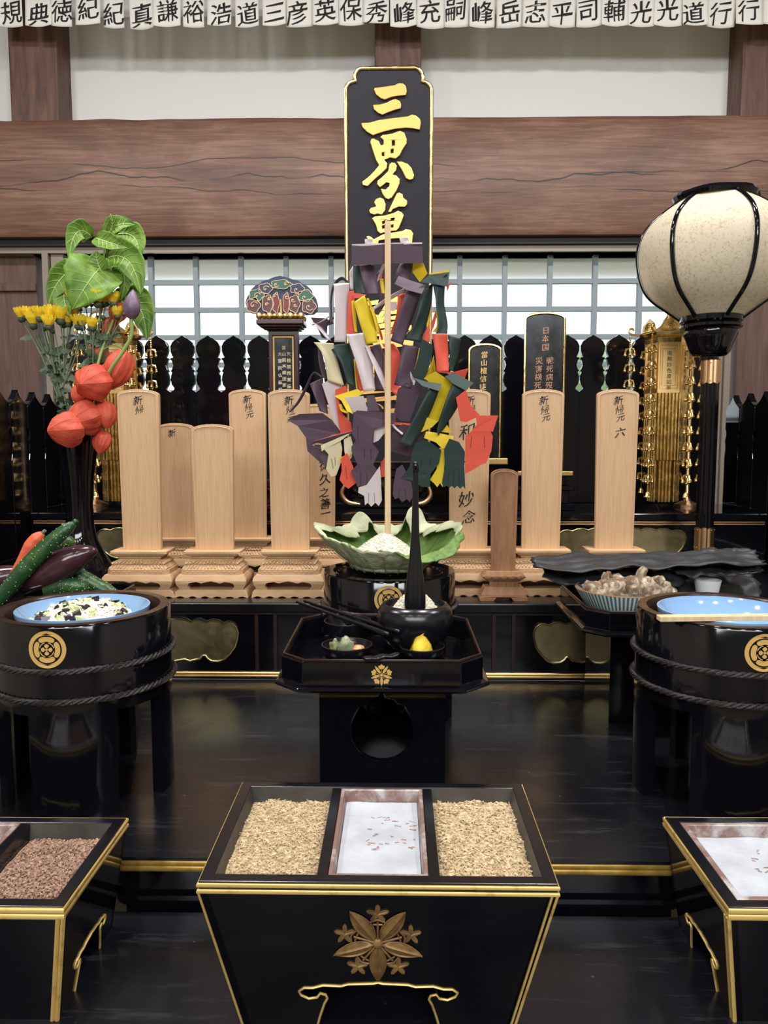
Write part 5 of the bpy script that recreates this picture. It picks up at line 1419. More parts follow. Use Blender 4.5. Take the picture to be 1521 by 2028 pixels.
# carved flower on the front of the middle box
cxf = (a.x + b.x) / 2; cyf = 0.764
hF = ZB1 - Z_TABLE - 0.010
zc_ = 0.112 * 0.9
def on_front(u, v, w):
    q = Vector(face(0)(0, (zc_ + v) / hF, 0)); return (u, q.y - w, q.z)
mb = MB(); RC = 0.0435
for k_ in range(5):
    an = math.radians(-90 + 72 * k_)
    c_, s_ = math.cos(an), math.sin(an)
    def leaf_fn(u, v):
        l = 0.10 + 0.90 * u; wd = 0.19 * (math.sin(PI * u ** 0.85)) ** 0.8 if 0 < u < 1 else 0.0
        y = (2 * v - 1) * wd; h = 0.0022 * (1 - abs(2 * v - 1) ** 1.5) + 0.0012 * math.exp(-((2 * v - 1) / 0.12) ** 2) + (0.0012 if 0.0 < abs(2 * v - 1) - 0.85 else 0)
        return on_front(RC * (l * c_ - y * s_), RC * (l * s_ + y * c_), h)
    mb.grid(leaf_fn, 18, 16)
    b_ = an + math.radians(36); cb, sb = math.cos(b_), math.sin(b_)
    pt = lambda x, y, h=0.0012: Vector(on_front(RC * (x * cb - y * sb), RC * (x * sb + y * cb), h))
    mb.tube([pt(0.1, 0), pt(0.54, 0)], 0.0011, 6)
    mb.tube([pt(0.48, -0.10), pt(0.48, 0.10)], 0.0009, 6)
    mb.tube([pt(0.54, -0.15), pt(0.60, 0), pt(0.54, 0.15)], 0.0009, 6)
    star = []
    for i in range(30):
        aa = 2 * PI * i / 30; rr_ = 0.155 + 0.075 * math.cos(5 * aa)
        star.append((0.74 + rr_ * math.cos(aa), rr_ * 1.1 * math.sin(aa)))
    mb.poly([(RC * (x * cb - y * sb), RC * (x * sb + y * cb)) for x, y in star], on_front, 0.0016)
    for i in range(5):
        aa = 2 * PI * i / 5; mb.tube([pt(0.74, 0, 0.0018), pt(0.74 + 0.20 * math.cos(aa), 0.21 * math.sin(aa), 0.0018)], [0.0012, 0.0004], 5)
mb.ball(on_front(0, 0, 0.0005), (RC * 0.125, 0.003, RC * 0.125), 16, 8)
mb.v = [Vector((v.x + 0.0, v.y, v.z)) for v in mb.v]
mb.build('carved_flower', CARVEDGOLD, bx_, smooth=40)

ZB2 = 1.010
xr0 = P(125, 1795, 0.684).x
_, sp, (ya, yb), _f = incense_box(xr0 - 0.328, xr0, 0.684, 0.855, ZB2, 0.016, 'black lacquer incense box with brown chips, at the left edge of the view', [('chips', 0.094), ('bar', 0.010), ('pan', 0.094), ('bar', 0.0105), ('chips', 0.0945)], 0.0029, False)
chips('incense_chips', sp[2][1] + 0.0005, sp[2][2] - 0.001, ya + 0.002, yb - 0.002, ZB2 - 0.018, INCENSEDARK, 'brown crumbled incense in the box at the left edge of the view', 3200, 0.0015, 0.0042, 5, 0.0011)
ash_pan(sp[1][1] + 0.0005, sp[1][2] - 0.0005, ya + 0.0005, yb - 0.0005, ZB2 - 0.001, 'copper pan of ash beside the brown crumbled incense', 'white ash in the pan beside the brown crumbled incense', 0.006, 6)
xl0 = P(1443, 1790, 0.695).x
_, sp, (ya, yb), _f = incense_box(xl0, xl0 + 0.328, 0.693, 0.868, ZB2, 0.016, 'black lacquer incense box with a wide ash pan, at the right edge of the view', [('pan', 0.150), ('bar', 0.010), ('chips', 0.143)], 0.0029, False)
ash_pan(sp[0][1] + 0.0005, sp[0][2] - 0.0005, ya + 0.0005, yb - 0.0005, ZB2 - 0.001, 'wide copper pan of ash in the box at the right edge of the view', 'white ash in the wide pan at the right edge of the view', 0.006, 8)

# ------------------------------------------------------------------ mushrooms, kelp
q = P(1238, 1165, 1.362); zr_ = q.z
t = thing('striped_bowl', 'white porcelain bowl with fine blue stripes holding dried mushrooms', 'bowl', (q.x, q.y, TZ))
hb = zr_ - TZ; s_ = 0.0875
mb = MB(); mb.lathe([(0, 0), (0.036, 0), (0.037, 0.006), (0.052, 0.013), (0.072, hb * 0.55), (s_, hb), (s_ - 0.0012, hb + 0.001), (s_ - 0.003, hb)], 72, cap=False); mb.build('bowl', STRIPED, t, smooth=50)
mb = MB(); mb.lathe([(s_ - 0.003, hb), (0.069, hb * 0.55), (0.05, 0.016), (0, 0.012)], 48, cap=False); mb.build('inner_glaze', WHITEGLAZE, t, smooth=50)
mb = MB(); mb.tube([((s_ - 0.0012) * math.cos(2 * PI * i / 64), (s_ - 0.0012) * math.sin(2 * PI * i / 64), hb + 0.0004) for i in range(64)], 0.0014, 6, closed=True); mb.build('brown_lip', BROWNWOOD, t, smooth=50)
SH = [(-0.058, -0.02, 0.019, 'leftmost'), (-0.034, -0.012, 0.022, 'second from the left'), (-0.020, 0.012, 0.018, 'knobbly one standing upright at the back left'), (0.000, -0.004, 0.020, 'dark one sunk between its neighbours'), (0.020, -0.012, 0.026, 'largest and tallest'), (0.038, -0.022, 0.017, 'small one in front right of the largest'), (0.055, 0.000, 0.022, 'rightmost round cap')]
for i, (dx, dy, r, lab) in enumerate(SH):
    r *= 1.22
    c = (q.x + dx, q.y + dy, zr_ + 0.000 + 0.006 * (i in (2, 4)))
    t = thing('dried_mushroom', 'dried shiitake mushroom in the striped bowl, ' + lab, 'mushroom', c, 'dried mushrooms in the striped bowl')
    rr = random.Random(i + 40); tl = Matrix.Rotation(rr.uniform(-0.9, 0.9), 4, 'X') @ Matrix.Rotation(rr.uniform(-0.7, 0.7), 4, 'Y')
    mb = MB(); mb.ball((0, 0, 0), (r, r * 0.9, r * 0.62), 20, 12, lambda d: 1 + 0.28 * noise.noise(d * 2.2 + Vector((i * 3.3, 0, 0))) + 0.10 * noise.noise(d * 6 + Vector((0, i, 0)))); mb.xform(tl); mb.build('cap', SHIITAKE, t, smooth=70)
    mb = MB(); mb.tube([(0, 0, r * 0.2), (r * 0.15, 0, r * 0.8), (r * 0.35, 0.0, r * 1.05)], [r * 0.34, r * 0.28, r * 0.2], 8); mb.xform(tl); mb.build('stem', SHIITAKE, t, smooth=60)
q2 = P(1402, 1135, 1.40)
t = thing('small_white_cup', 'small blue and white cup peeping out under the kelp', 'cup', (q2.x, q2.y, TZ))
hb2 = P(1412, 1154, 1.37).z - TZ
mb = MB(); mb.lathe([(0, 0), (0.012, 0), (0.018, hb2 * 0.5), (0.024, hb2), (0.022, hb2), (0.017, hb2 * 0.5), (0, 0.006)], 32); mb.build('cup', WHITEGLAZE, t, smooth=50)
def kelp(px0, px1, py0, py1, Y, depth, amp, seed, label, sag=0.0, tilt_=0.012):
    a, b = P(px0, py0, Y), P(px1, py1, Y)
    mb = MB()
    def fn(u, v):
        x = a.x + (b.x - a.x) * u
        edge = 0.5 + 0.5 * min(1, 7 * u, 7 * (1 - u)) + 0.10 * noise.noise(Vector((u * 14 + seed, round(v) * 5.0, 0)))
        y = Y + depth * (v - 0.5) * edge
        z = a.z + (b.z - a.z) * u + amp * noise.noise(Vector((u * 3.2 + seed, v * 1.6, 0))) + amp * 0.45 * noise.noise(Vector((u * 11, v * 6 + seed, 2))) + tilt_ * (v - 0.5) + 0.0022 * math.sin(v * 21 + 3 * noise.noise(Vector((u * 4, seed, 3)))) - sag * math.sin(PI * u)
        if u in (0, 1): x += 0.012 * noise.noise(Vector((v * 9, seed, 1)))
        return (x, y, z)
    mb.grid(fn, 70, 16)
    return tag(mb.build('dried_kelp', KELP, solid=0.0018, smooth=70), label, 'kelp', 'sheets of dried kelp')
kelp(1056, 1507, 1112, 1105, 1.43, 0.105, 0.012, 1.0, 'topmost long sheet of dark dried kelp reaching past both sides of the stand')
kelp(1075, 1352, 1128, 1135, 1.445, 0.10, 0.016, 3.7, 'folded dried kelp sheet just above the bowl of mushrooms', tilt_=0.03)
kelp(1330, 1500, 1118, 1112, 1.435, 0.10, 0.012, 6.1, 'short dried kelp sheet with a ragged end above the white cup', tilt_=0.03)
kelp(1180, 1498, 1150, 1160, 1.46, 0.11, 0.014, 9.4, 'lowest dried kelp sheet with a tattered end beside the white cup', tilt_=0.045)

# ------------------------------------------------------------------ vegetables on the left stand
def veg(name, pts, rad, m, label, cat, n=10, seg=14, bumps=0.0, caps=None):
    P3 = catmull(pts, n); L = len(P3)
    rs = []
    for i in range(L):
        s = i / (L - 1); k_ = s * (len(rad) - 1); j = min(int(k_), len(rad) - 2)
        rs.append(rad[j] + (rad[j + 1] - rad[j]) * (k_ - j))
    mb = MB(); mb.tube(P3, rs, seg)
    r_ = random.Random(len(label))
    t = tag(mb.build(name, m, smooth=70), label, cat, 'vegetables on the left stand') if not caps else None
    if caps:
        c = P3[0] if caps[0] == 0 else P3[-1]
        t = thing(name, label, cat, P3[L // 2], 'vegetables on the left stand')
        mb.build('body', m, t, world=True, smooth=70)
        mb2 = MB(); mb2.tube(catmull(caps[1], 4), caps[2], 8); mb2.build(caps[3], caps[4], t, world=True, smooth=60)
        if bumps:
            mb3 = MB()
            for i in range(90):
                j = r_.randrange(3, L - 3); d = (P3[j + 1] - P3[j - 1]).normalized(); nn = d.orthogonal().normalized(); bb = d.cross(nn); a = r_.random() * 2 * PI
                mb3.ball(P3[j] + (nn * math.cos(a) + bb * math.sin(a)) * rs[j], 0.0008, 5, 4)
            mb3.build('prickles', PYELLOW if False else ZUCCHINI, t, world=True)
    return t
V = lambda x, y, Y: P(x, y, Y)
veg('cucumber', [V(-22, 1215, 1.30), V(28, 1152, 1.30), V(75, 1100, 1.305), V(118, 1060, 1.31), V(147, 1036, 1.315)], [0.006, 0.013, 0.0145, 0.0145, 0.0145, 0.013, 0.011, 0.005], CUKE, 'long prickly cucumber leaning across the front of the heap', 'cucumber', bumps=1, caps=(1, [V(146, 1037, 1.315), V(152, 1030, 1.316)], [0.005] * 4 + [0.004], 'stalk_end', CUKE))
veg('cucumber', [V(40, 1150, 1.37), V(90, 1095, 1.375), V(128, 1075, 1.38), V(146, 1082, 1.38)], [0.012, 0.014, 0.015, 0.014, 0.006], CUKE, 'cucumber with a paler end just behind the leaning cucumber', 'cucumber', bumps=1, caps=(1, [V(145, 1082, 1.38), V(152, 1087, 1.38)], [0.005] * 4 + [0.003], 'stalk_end', CUKE))
veg('cucumber', [V(120, 1118, 1.36), V(160, 1143, 1.36), V(200, 1165, 1.36), V(238, 1182, 1.36)], [0.006, 0.014, 0.015, 0.014, 0.006], CUKE, 'cucumber sloping down to the right beneath the big aubergine', 'cucumber', bumps=1, caps=(1, [V(236, 1181, 1.36), V(243, 1185, 1.36)], [0.005] * 4 + [0.003], 'stalk_end', CUKE))
veg('cucumber', [V(90, 1170, 1.33), V(130, 1160, 1.33), V(160, 1163, 1.33), V(172, 1172, 1.33)], [0.012, 0.0145, 0.0145, 0.012, 0.005], CUKE, 'cucumber end lowest in the heap right above the tub rim', 'cucumber', bumps=1, caps=(1, [V(171, 1171, 1.33), V(176, 1177, 1.33)], [0.005] * 4 + [0.003], 'stalk_end', CUKE))
veg('aubergine', [V(38, 1158, 1.335), V(80, 1140, 1.335), V(125, 1118, 1.335), V(165, 1098, 1.335), V(192, 1090, 1.335)], [0.010, 0.021, 0.027, 0.028, 0.0265, 0.021, 0.012, 0.003], EGGPLANT, 'big dark purple aubergine pointing right, in front of the vase', 'aubergine', caps=(0, [V(39, 1157, 1.335), V(20, 1163, 1.335)], [0.008] * 4 + [0.005], 'stalk', STEMG))
veg('aubergine', [V(-60, 1172, 1.41), V(-20, 1155, 1.41), V(20, 1142, 1.41), V(60, 1134, 1.41)], [0.006, 0.020, 0.026, 0.025, 0.018, 0.005], EGGPLANT, 'dark aubergine behind the leaning cucumber at the left edge', 'aubergine', caps=(0, [V(-59, 1172, 1.41), V(-72, 1178, 1.41)], [0.006] * 4 + [0.004], 'stalk', STEMG))
veg('carrot', [V(18, 1150, 1.36), V(45, 1110, 1.365), V(66, 1076, 1.37), V(84, 1056, 1.372)], [0.004, 0.008, 0.011, 0.0135, 0.012, 0.005], CARROT, 'orange carrot leaning behind the long cucumber', 'carrot', caps=(1, [V(83, 1057, 1.372), V(90, 1050, 1.373)], [0.0035] * 4 + [0.003], 'crown', MUMSTEM))
mb = MB(); mb.box(-0.705, -0.60, 1.345, 1.44, TZ + 0.001, TZ + 0.026)
tag(mb.build('reddish_wooden_block', MAROONLACQ, bevel=0.002), 'low reddish block under the heap of cucumbers and aubergines', 'block')

# ------------------------------------------------------------------ lotus leaf with rice
lx, ly, lz = TC[0], TC[1], Z_PLAT + 0.2637
def bump_(a, c, w):
    d = (a - c + PI) % (2 * PI) - PI; return math.exp(-(d / w) ** 2)
def sstep(x): x = min(1, max(0, x)); return x * x * (3 - 2 * x)
def leaf_pt(u, v):
    a = 2 * PI * u
    ca, sa = math.cos(a), math.sin(a)
    deg = math.radians
    nz = lambda f, s_: noise.noise(Vector((ca * f, sa * f, v * f * 0.7 + s_)))
    rimh = 0.062 + 0.008 * nz(3.0, 1)
    rimh += 0.030 * bump_(a, deg(123), 0.16) + 0.034 * bump_(a, deg(62), 0.17) + 0.012 * bump_(a, deg(182), 0.35) + 0.014 * bump_(a, deg(12), 0.3) - 0.022 * bump_(a, deg(-60), 0.5) - 0.016 * bump_(a, deg(-112), 0.45)
    R = 0.122 + 0.016 * bump_(a, PI, 0.4) + 0.010 * bump_(a, deg(5), 0.45) - 0.006 * bump_(a, deg(90), 0.8)
    flop = bump_(a, deg(-48), 0.55)                    # front right lip falls outwards
    curl = (1 - flop) * (0.55 + 0.6 * sstep(0.5 + sa)) + 0.25 * nz(5, 7)
    if v < 0.8:
        s = v / 0.8
        r = 0.006 + 0.066 * sstep(s / 0.55) * (s < 0.55) + (s >= 0.55) * (0.066 + (R - 0.072) * (max(0.0, s - 0.55) / 0.45) ** 0.9)
        z = 0.0 if s < 0.4 else rimh * ((s - 0.4) / 0.6) ** 1.25
    else:
        s = (v - 0.8) / 0.2
        th = s * 2.4 * max(curl, 0)
        r = R - 0.016 * curl * (1 - math.cos(th)) * 1.3 + flop * 0.020 * s; z = rimh + 0.010 * math.sin(min(th, PI)) * (1 - 0.3 * s) - 0.012 * max(curl, 0) * s * s - flop * 0.014 * s
    pl = v ** 2 * (0.0032 * math.sin(15 * a + 2.5 * math.sin(2 * a)) + 0.0022 * math.sin(31 * a + v * 3) + 0.0042 * nz(9, 3) + 0.0022 * nz(22, 5))
    return (lx + (r + pl) * ca, ly + (r + pl) * sa, lz + 0.0025 + z + 0.45 * pl + 0.002 * nz(14, 9) * v)
t = thing('lotus_leaf', 'green lotus leaf folded up like a bowl around a heap of rice', 'leaf', (lx, ly, lz))
mb = MB(); mb.grid(leaf_pt, 260, 60)
o = mb.build('leaf_blade', [LEAFOUT, LEAFIN], t, world=True, smooth=80, recalc=False)
md = o.modifiers.new('thickness', 'SOLIDIFY'); md.thickness = 0.0016; md.offset = -1; md.material_offset = 1; md.material_offset_rim = 1
mb = MB()
for k_ in range(21):
    u = (k_ + 0.5) / 21
    def vp(v):
        p = Vector(leaf_pt(u, v)); q = Vector(leaf_pt(u + 0.001, v)); w_ = Vector(leaf_pt(u, v + 0.002))
        n = (q - p).cross(w_ - p).normalized(); return p - n * 0.0021 if n.dot(p - Vector((lx, ly, lz + 0.2))) < 0 else p + n * 0.0021
    mb.tube([vp(0.36 + 0.40 * i / 12) for i in range(13)], [0.0008 - 0.00004 * i for i in range(13)], 5)
mb.build('leaf_vein', LEAFVEIN2, t, world=True, smooth=60)
mb = MB(); rice_mound(mb, (P(762, 1090, ly).x, ly - 0.004, lz + 0.022), 0.066, 0.046, 8, 1.3)
tag(mb.build('rice_mound', RICE, smooth=60), 'heap of white rice inside the lotus leaf with the streamer stick in it', 'rice', kind='stuff')

# ------------------------------------------------------------------ vase and flowers
YV = 1.775
xv = P(157, 1000, YV).x
t = thing('flower_vase', 'tall black lacquer vase with a flaring mouth holding the flowers', 'vase', (xv, YV, Z_S1))
zv = lambda y: P(157, y, YV).z - Z_S1
kv = YV / FPX
vp = [(0.0, 0), (62 * kv, 0.0), (64 * kv, 0.006), (58 * kv, zv(1118)), (46 * kv, zv(1095)), (33 * kv, zv(1070)), (27 * kv, zv(1040)), (25.5 * kv, zv(1000)), (29 * kv, zv(950)), (36 * kv, zv(905)), (45 * kv, zv(864)), (47 * kv, zv(858)), (45 * kv, zv(857)), (34 * kv, zv(905)), (24 * kv, zv(950)), (0, zv(960))]
mb = MB(); mb.lathe(vp, 48); mb.build('vase_body', LACQ, t, smooth=50)
def zf_(x, y, dY=0.0): return P(x / 3.62, 400 + y / 3.62, YV + dY)
def leaf_blade(mb, base, mid, tip, w, fold=0.25, roll=0.0, seed=0, shape=0.55, ruff=0.04, nu=14, nv=18):
    A, B, C_ = Vector(base), Vector(mid), Vector(tip)
    L = (C_ - A).length
    def fn(u, v):
        p = A * (1 - v) ** 2 + B * 2 * v * (1 - v) + C_ * v * v
        d = (B - A) * (1 - v) + (C_ - B) * v
        side = d.cross(Vector((0, -1, 0))).normalized()
        nrm = side.cross(d).normalized()
        side = side * math.cos(roll) + nrm * math.sin(roll)
        nrm = side.cross(d).normalized()
        wd = w * (math.sin(PI * min(1, v ** shape)) ** 0.75 if 0 < v < 1 else 0.0) * 0.5
        s = 2 * u - 1
        wd *= 1 + ruff * 1.6 * noise.noise(Vector((v * 9, s * 2, seed)))
        q = p + side * (s * wd) + nrm * (fold * wd * abs(s) ** 1.5 + ruff * w * noise.noise(Vector((v * 4 + seed, s * 2.5, 1))) * abs(s))
        if v == 0 or v < 0.12: q -= d.normalized() * (0.10 * w * abs(s) * (1 - v / 0.12))       # heart shaped base
        return q
    mb.grid(fn, nu, nv)
    return fn
t = thing('leafy_branch', 'tall stem with large bright green heart shaped leaves at the top of the arrangement', 'plant', (xv, YV, Z_S1 + zv(960)), 'flowers in the black vase')
stem = catmull([zf_(580, 1950), zf_(610, 1640), zf_(690, 1100), zf_(725, 700), zf_(740, 450), zf_(765, 200), zf_(790, 110)], 8)
mb = MB(); mb.tube(stem, [0.0045 - 0.00006 * i for i in range(len(stem))], 8); mb.build('stem', STEMG, t, world=True, smooth=60)
LV = [((725, 470, -.01), (640, 540, -.055), (520, 770, -.05), 400, .25, .10), ((560, 470, .02), (400, 520, .0), (350, 740, -.01), 190, .3, .4), ((470, 600, .01), (440, 700, .0), (500, 820, -.01), 170, .2, .2),
      ((650, 240, .0), (520, 120, -.02), (495, 420, -.03), 150, .35, .3), ((770, 240, .0), (820, 130, -.02), (975, 165, -.02), 150, .3, .3), ((775, 230, .0), (830, 160, -.02), (790, 85, -.02), 60, .4, .0),
      ((850, 230, .02), (1010, 200, .02), (995, 420, .0), 190, .25, .2), ((690, 260, -.02), (800, 300, -.05), (915, 330, -.05), 130, .45, .2), ((780, 400, -.01), (960, 330, -.03), (1010, 670, -.03), 230, .35, .3),
      ((900, 690, .02), (1040, 700, .02), (1050, 990, .01), 240, .25, .15), ((840, 450, .0), (930, 520, -.01), (870, 700, -.01), 130, .3, .3), ((725, 490, -.015), (690, 420, -.02), (690, 350, -.02), 150, .3, .1),
      ((800, 380, .02), (880, 330, .02), (920, 430, .02), 160, .25, .1), ((820, 650, .01), (860, 680, .0), (905, 760, .0), 110, .3, .2)]
for i, (a, b, c, w, fo, ro) in enumerate(LV):
    mb = MB(); axis = leaf_blade(mb, zf_(*a), zf_(*b), zf_(*c), w / 3.62 * kv, fo, ro, i * 1.7, ruff=0.07, nu=18, nv=26)
    o = mb.build('leaf', LEAF, t, world=True, smooth=80, solid=0.0005)
    fr_ = Vector((0, -0.0009, 0)); mb = MB(); mb.tube([axis(0.5, k_ / 12) + fr_ for k_ in range(13)], [0.0013 - 0.00008 * k_ for k_ in range(13)], 5)
    for v0 in (0.08, 0.2, 0.34, 0.5, 0.66):
        for s_ in (-1, 1): mb.tube([axis(0.5 + s_ * 0.44 * k_ / 6, v0 + (0.10 + 0.12 * (1 - v0)) * (k_ / 6)) + fr_ * 0.8 for k_ in range(7)], [0.0006 - 0.00006 * k_ for k_ in range(7)], 4)
    mb.build('midrib', LEAFVEIN, o, world=True, smooth=60)
# sprays of small yellow chrysanthemums
def mum_spray(label, heads, root, fork, small, nleaf, seed):
    t = thing('chrysanthemum_spray', label, 'flower', (xv, YV, Z_S1 + zv(960)), 'flowers in the black vase')
    r = random.Random(seed)
    R0, F = zf_(*root), zf_(*fork)
    mb = MB(); mb.tube(catmull([R0, R0.lerp(F, 0.5) + Vector((0.004, 0, 0)), F], 6), [0.0028] * 13, 7)
    tips = []
    for (x, y, s) in heads:
        h = zf_(x, y + 28, r.uniform(-0.035, 0.02)); tips.append((h, s, (x, y)))
        m = F.lerp(h, 0.5) + Vector((r.uniform(-.006, .006), r.uniform(-.006, .006), -0.012))
        mb.tube(catmull([F + Vector((0, 0, r.uniform(-0.05, 0.0))), m, h], 6), [0.0019] * 7 + [0.0014] * 6, 6)
    mb.build('stem', MUMSTEM, t, world=True, smooth=60)
    for h, s, _ in tips:
        k_ = s * 3.62 * kv / 3.62
        mb = MB(); mb.ball(h + Vector((0, 0, 0.0)), (7.5 * k_, 7.5 * k_, 6.5 * k_), 10, 7)
        o = mb.build('calyx', MUMLEAF, t, world=True, smooth=60)
        if s >= 0.8:
            mb = MB(); n = 19
            for j in range(n):
                a = 2 * PI * j / n + r.uniform(-.1, .1); op = r.uniform(0.5, 1.0)
                d = Vector((math.cos(a), math.sin(a), 0)); tn = Vector((-d.y, d.x, 0))
                p0 = h + d * 5 * k_ + Vector((0, 0, 3 * k_)); p1 = h + d * (9 + 3 * op) * k_ + Vector((0, 0, 13 * k_)); p2 = h + d * (8 + 8 * op) * k_ + Vector((0, 0, (26 - 5 * op) * k_))
                vs = []
                for p, w in ((p0, 2.0), (p1, 3.2), (p2, 1.6)): vs += [p - tn * w * k_, p + tn * w * k_]
                mb.add(vs, [(0, 1, 3, 2), (2, 3, 5, 4)])
            mb.ball(h + Vector((0, 0, 8 * k_)), (7 * k_, 7 * k_, 6 * k_), 8, 6)
            mb.build('petals', MUM, t, world=True, recalc=False)
    for j in range(nleaf):
        tip, s, _ = tips[r.randrange(len(tips))]
        f = r.uniform(0.0, 0.75); p = F.lerp(tip, f) if r.random() < .7 else R0.lerp(F, r.uniform(.3, 1))
        a = r.uniform(0, 2 * PI); l = r.uniform(0.014, 0.034)
        d = Vector((math.cos(a), 0.7 * math.sin(a), r.uniform(-0.1, 0.6))).normalized()
        mb = MB(); 
        def fn(u, v, p=p, d=d, l=l):
            sd = d.cross(Vector((0.2, -1, 0.3))).normalized()
            wd = l * 0.26 * math.sin(PI * v ** 0.7) * (0.7 + 0.45 * abs(math.sin(v * PI * 3)))
            return p + d * l * v + sd * wd * (2 * u - 1) + Vector((0, 0, -l * 0.25 * v * v))
        mb.grid(fn, 2, 12); mb.build('leaf', MUMLEAF, t, world=True, smooth=80, recalc=False)
mum_spray('lower spray of small yellow chrysanthemums leaning to the left', [(155, 815, 1.0), (186, 800, .9), (240, 862, 1.15), (285, 812, 1.05), (318, 815, .6), (350, 870, 1.0), (375, 808, 1.1), (355, 806, .8), (433, 828, 1.2), (455, 852, 1.1), (487, 850, .9), (519, 812, 1.1), (562, 868, 1.05), (588, 872, 1.0), (315, 885, .7), (380, 905, .6), (432, 1080, .7), (505, 850, .7)], (540, 1800, 0), (440, 1330, -.02), 0, 92, 2)
mum_spray('upper spray of small yellow chrysanthemums in front of the big leaf', [(530, 698, 1.15), (565, 702, 1.05), (612, 706, 1.05), (655, 712, .6), (700, 706, 1.15), (738, 705, 1.15), (762, 705, .8), (812, 706, 1.05), (840, 795, .85), (738, 800, .75), (700, 800, .65), (890, 778, .6), (660, 880, .9), (805, 822, .55), (850, 885, .5), (665, 950, .5), (575, 745, .6)], (590, 1800, 0), (665, 1190, -.02), 0, 84, 5)
# lotus bud
t = thing('lotus_bud', 'closed purple lotus bud on a curved green stem', 'flower', (xv, YV, Z_S1 + zv(960)), 'flowers in the black vase')
pts = catmull([zf_(600, 1950, 0), zf_(650, 1640, -.01), zf_(735, 1340, -.045), (zf_(800, 1190, -.06)), zf_(880, 1075, -.06), zf_(940, 960, -.06), zf_(940, 840, -.06)], 7)
mb = MB(); mb.tube(pts, 0.0042, 9); mb.build('stem', STEMG, t, world=True, smooth=60)
b0, b1 = zf_(940, 845, -.06), zf_(955, 625, -.06); ax = (b1 - b0); Lb = ax.length; tilt = Matrix.Translation(b0) @ ax.to_track_quat('Z', 'Y').to_matrix().to_4x4()
for k_ in range(5):
    mb = MB(); a0 = 2 * PI * k_ / 5
    def fn(u, v):
        r_ = Lb * 0.27 * math.sin(PI * v ** 0.75) ** 0.8 * (1 + 0.03 * (k_ % 2)) if 0 < v < 1 else 0
        a = a0 + (u - 0.5) * 1.7
        return tilt @ Vector((r_ * math.cos(a), r_ * math.sin(a), Lb * v))
    mb.grid(fn, 8, 14); mb.build('petal', BUD, t, world=True, smooth=80, solid=0.0006)
# Chinese lantern branch
t = thing('lantern_plant_branch', 'branch of orange red papery lantern husks hanging over the vase', 'flower', (xv, YV, Z_S1 + zv(960)), 'flowers in the black vase')
bs = catmull([zf_(570, 1950, -.005), zf_(610, 1650, -.02), zf_(690, 1420, -.045), zf_(700, 1180, -.04), zf_(760, 980, -.02), zf_(830, 800, 0)], 7)
mb = MB(); mb.tube(bs, 0.0034, 8)
PODS = [(668, 1295, -.075, 128, 122, (-0.25, -1, -0.15)), (850, 1195, -.02, 100, 145, (-0.45, -0.2, -1)), (610, 1548, -.07, 122, 118, (-0.6, -0.8, -0.35)), (480, 1632, -.10, 122, 116, (-0.75, -0.8, -0.1)), (760, 1520, -.05, 76, 98, (0.2, -0.4, -1)), (732, 1715, -.05, 62, 86, (-0.1, -0.5, -1)), (575, 1380, -.03, 60, 80, (0, -0.2, -1)), (845, 790, .0, 66, 70, (0.2, -0.3, -1)), (705, 1090, .0, 72, 80, (0.1, -0.3, -1)), (785, 900, .015, 60, 80, (0, -0.3, -1))]
ends = []
for (x, y, dY, w, h, d) in PODS:
    c = zf_(x, y, dY); up_ = -Vector(d).normalized()
    near = min(bs, key=lambda p: (p - (c + up_ * 0.03)).length)
    top_ = c + up_ * h / 3.62 * kv * 0.95
    mb.tube(catmull([near, near.lerp(top_, 0.5) + Vector((0, 0, 0.012)), top_], 5), 0.0015, 6)
mb.build('stem', STEMG, t, world=True, smooth=60)
for i, (x, y, dY, w, h, d) in enumerate(PODS):
    c = zf_(x, y, dY); q_ = Vector(d).normalized().to_track_quat('Z', 'Y').to_matrix().to_4x4()
    R1, H1 = w / 3.62 * kv * 1.02, h / 3.62 * kv * 1.12
    mb = MB()
    def fn(u, v):
        a = 2 * PI * u
        ph = PI * v
        r_ = R1 * max(0, math.sin(ph)) ** 0.85 * (1 - 0.12 * v)
        r_ *= 1 + 0.05 * math.cos(5 * a) * math.sin(ph) + 0.022 * math.cos(10 * a) + 0.05 * noise.noise(Vector((math.cos(a) * 4, math.sin(a) * 4, v * 5 + i * 3)))
        tp = max(0, (v - 0.78) / 0.22)
        return Matrix.Translation(c) @ (q_ @ Vector((r_ * math.cos(a), r_ * math.sin(a), H1 * (-0.82 * math.cos(ph) + 0.22 * tp * tp))))
    mb.grid(fn, 60, 26); o = mb.build('husk', POD, t, world=True, smooth=170)
    mb = MB()
    for k_ in range(10): mb.tube([Vector(fn((k_ + 0.0) / 10, 0.04 + 0.92 * j / 14)) for j in range(15)], 0.0006, 4)
    mb.build('husk_rib', POD, o, world=True)

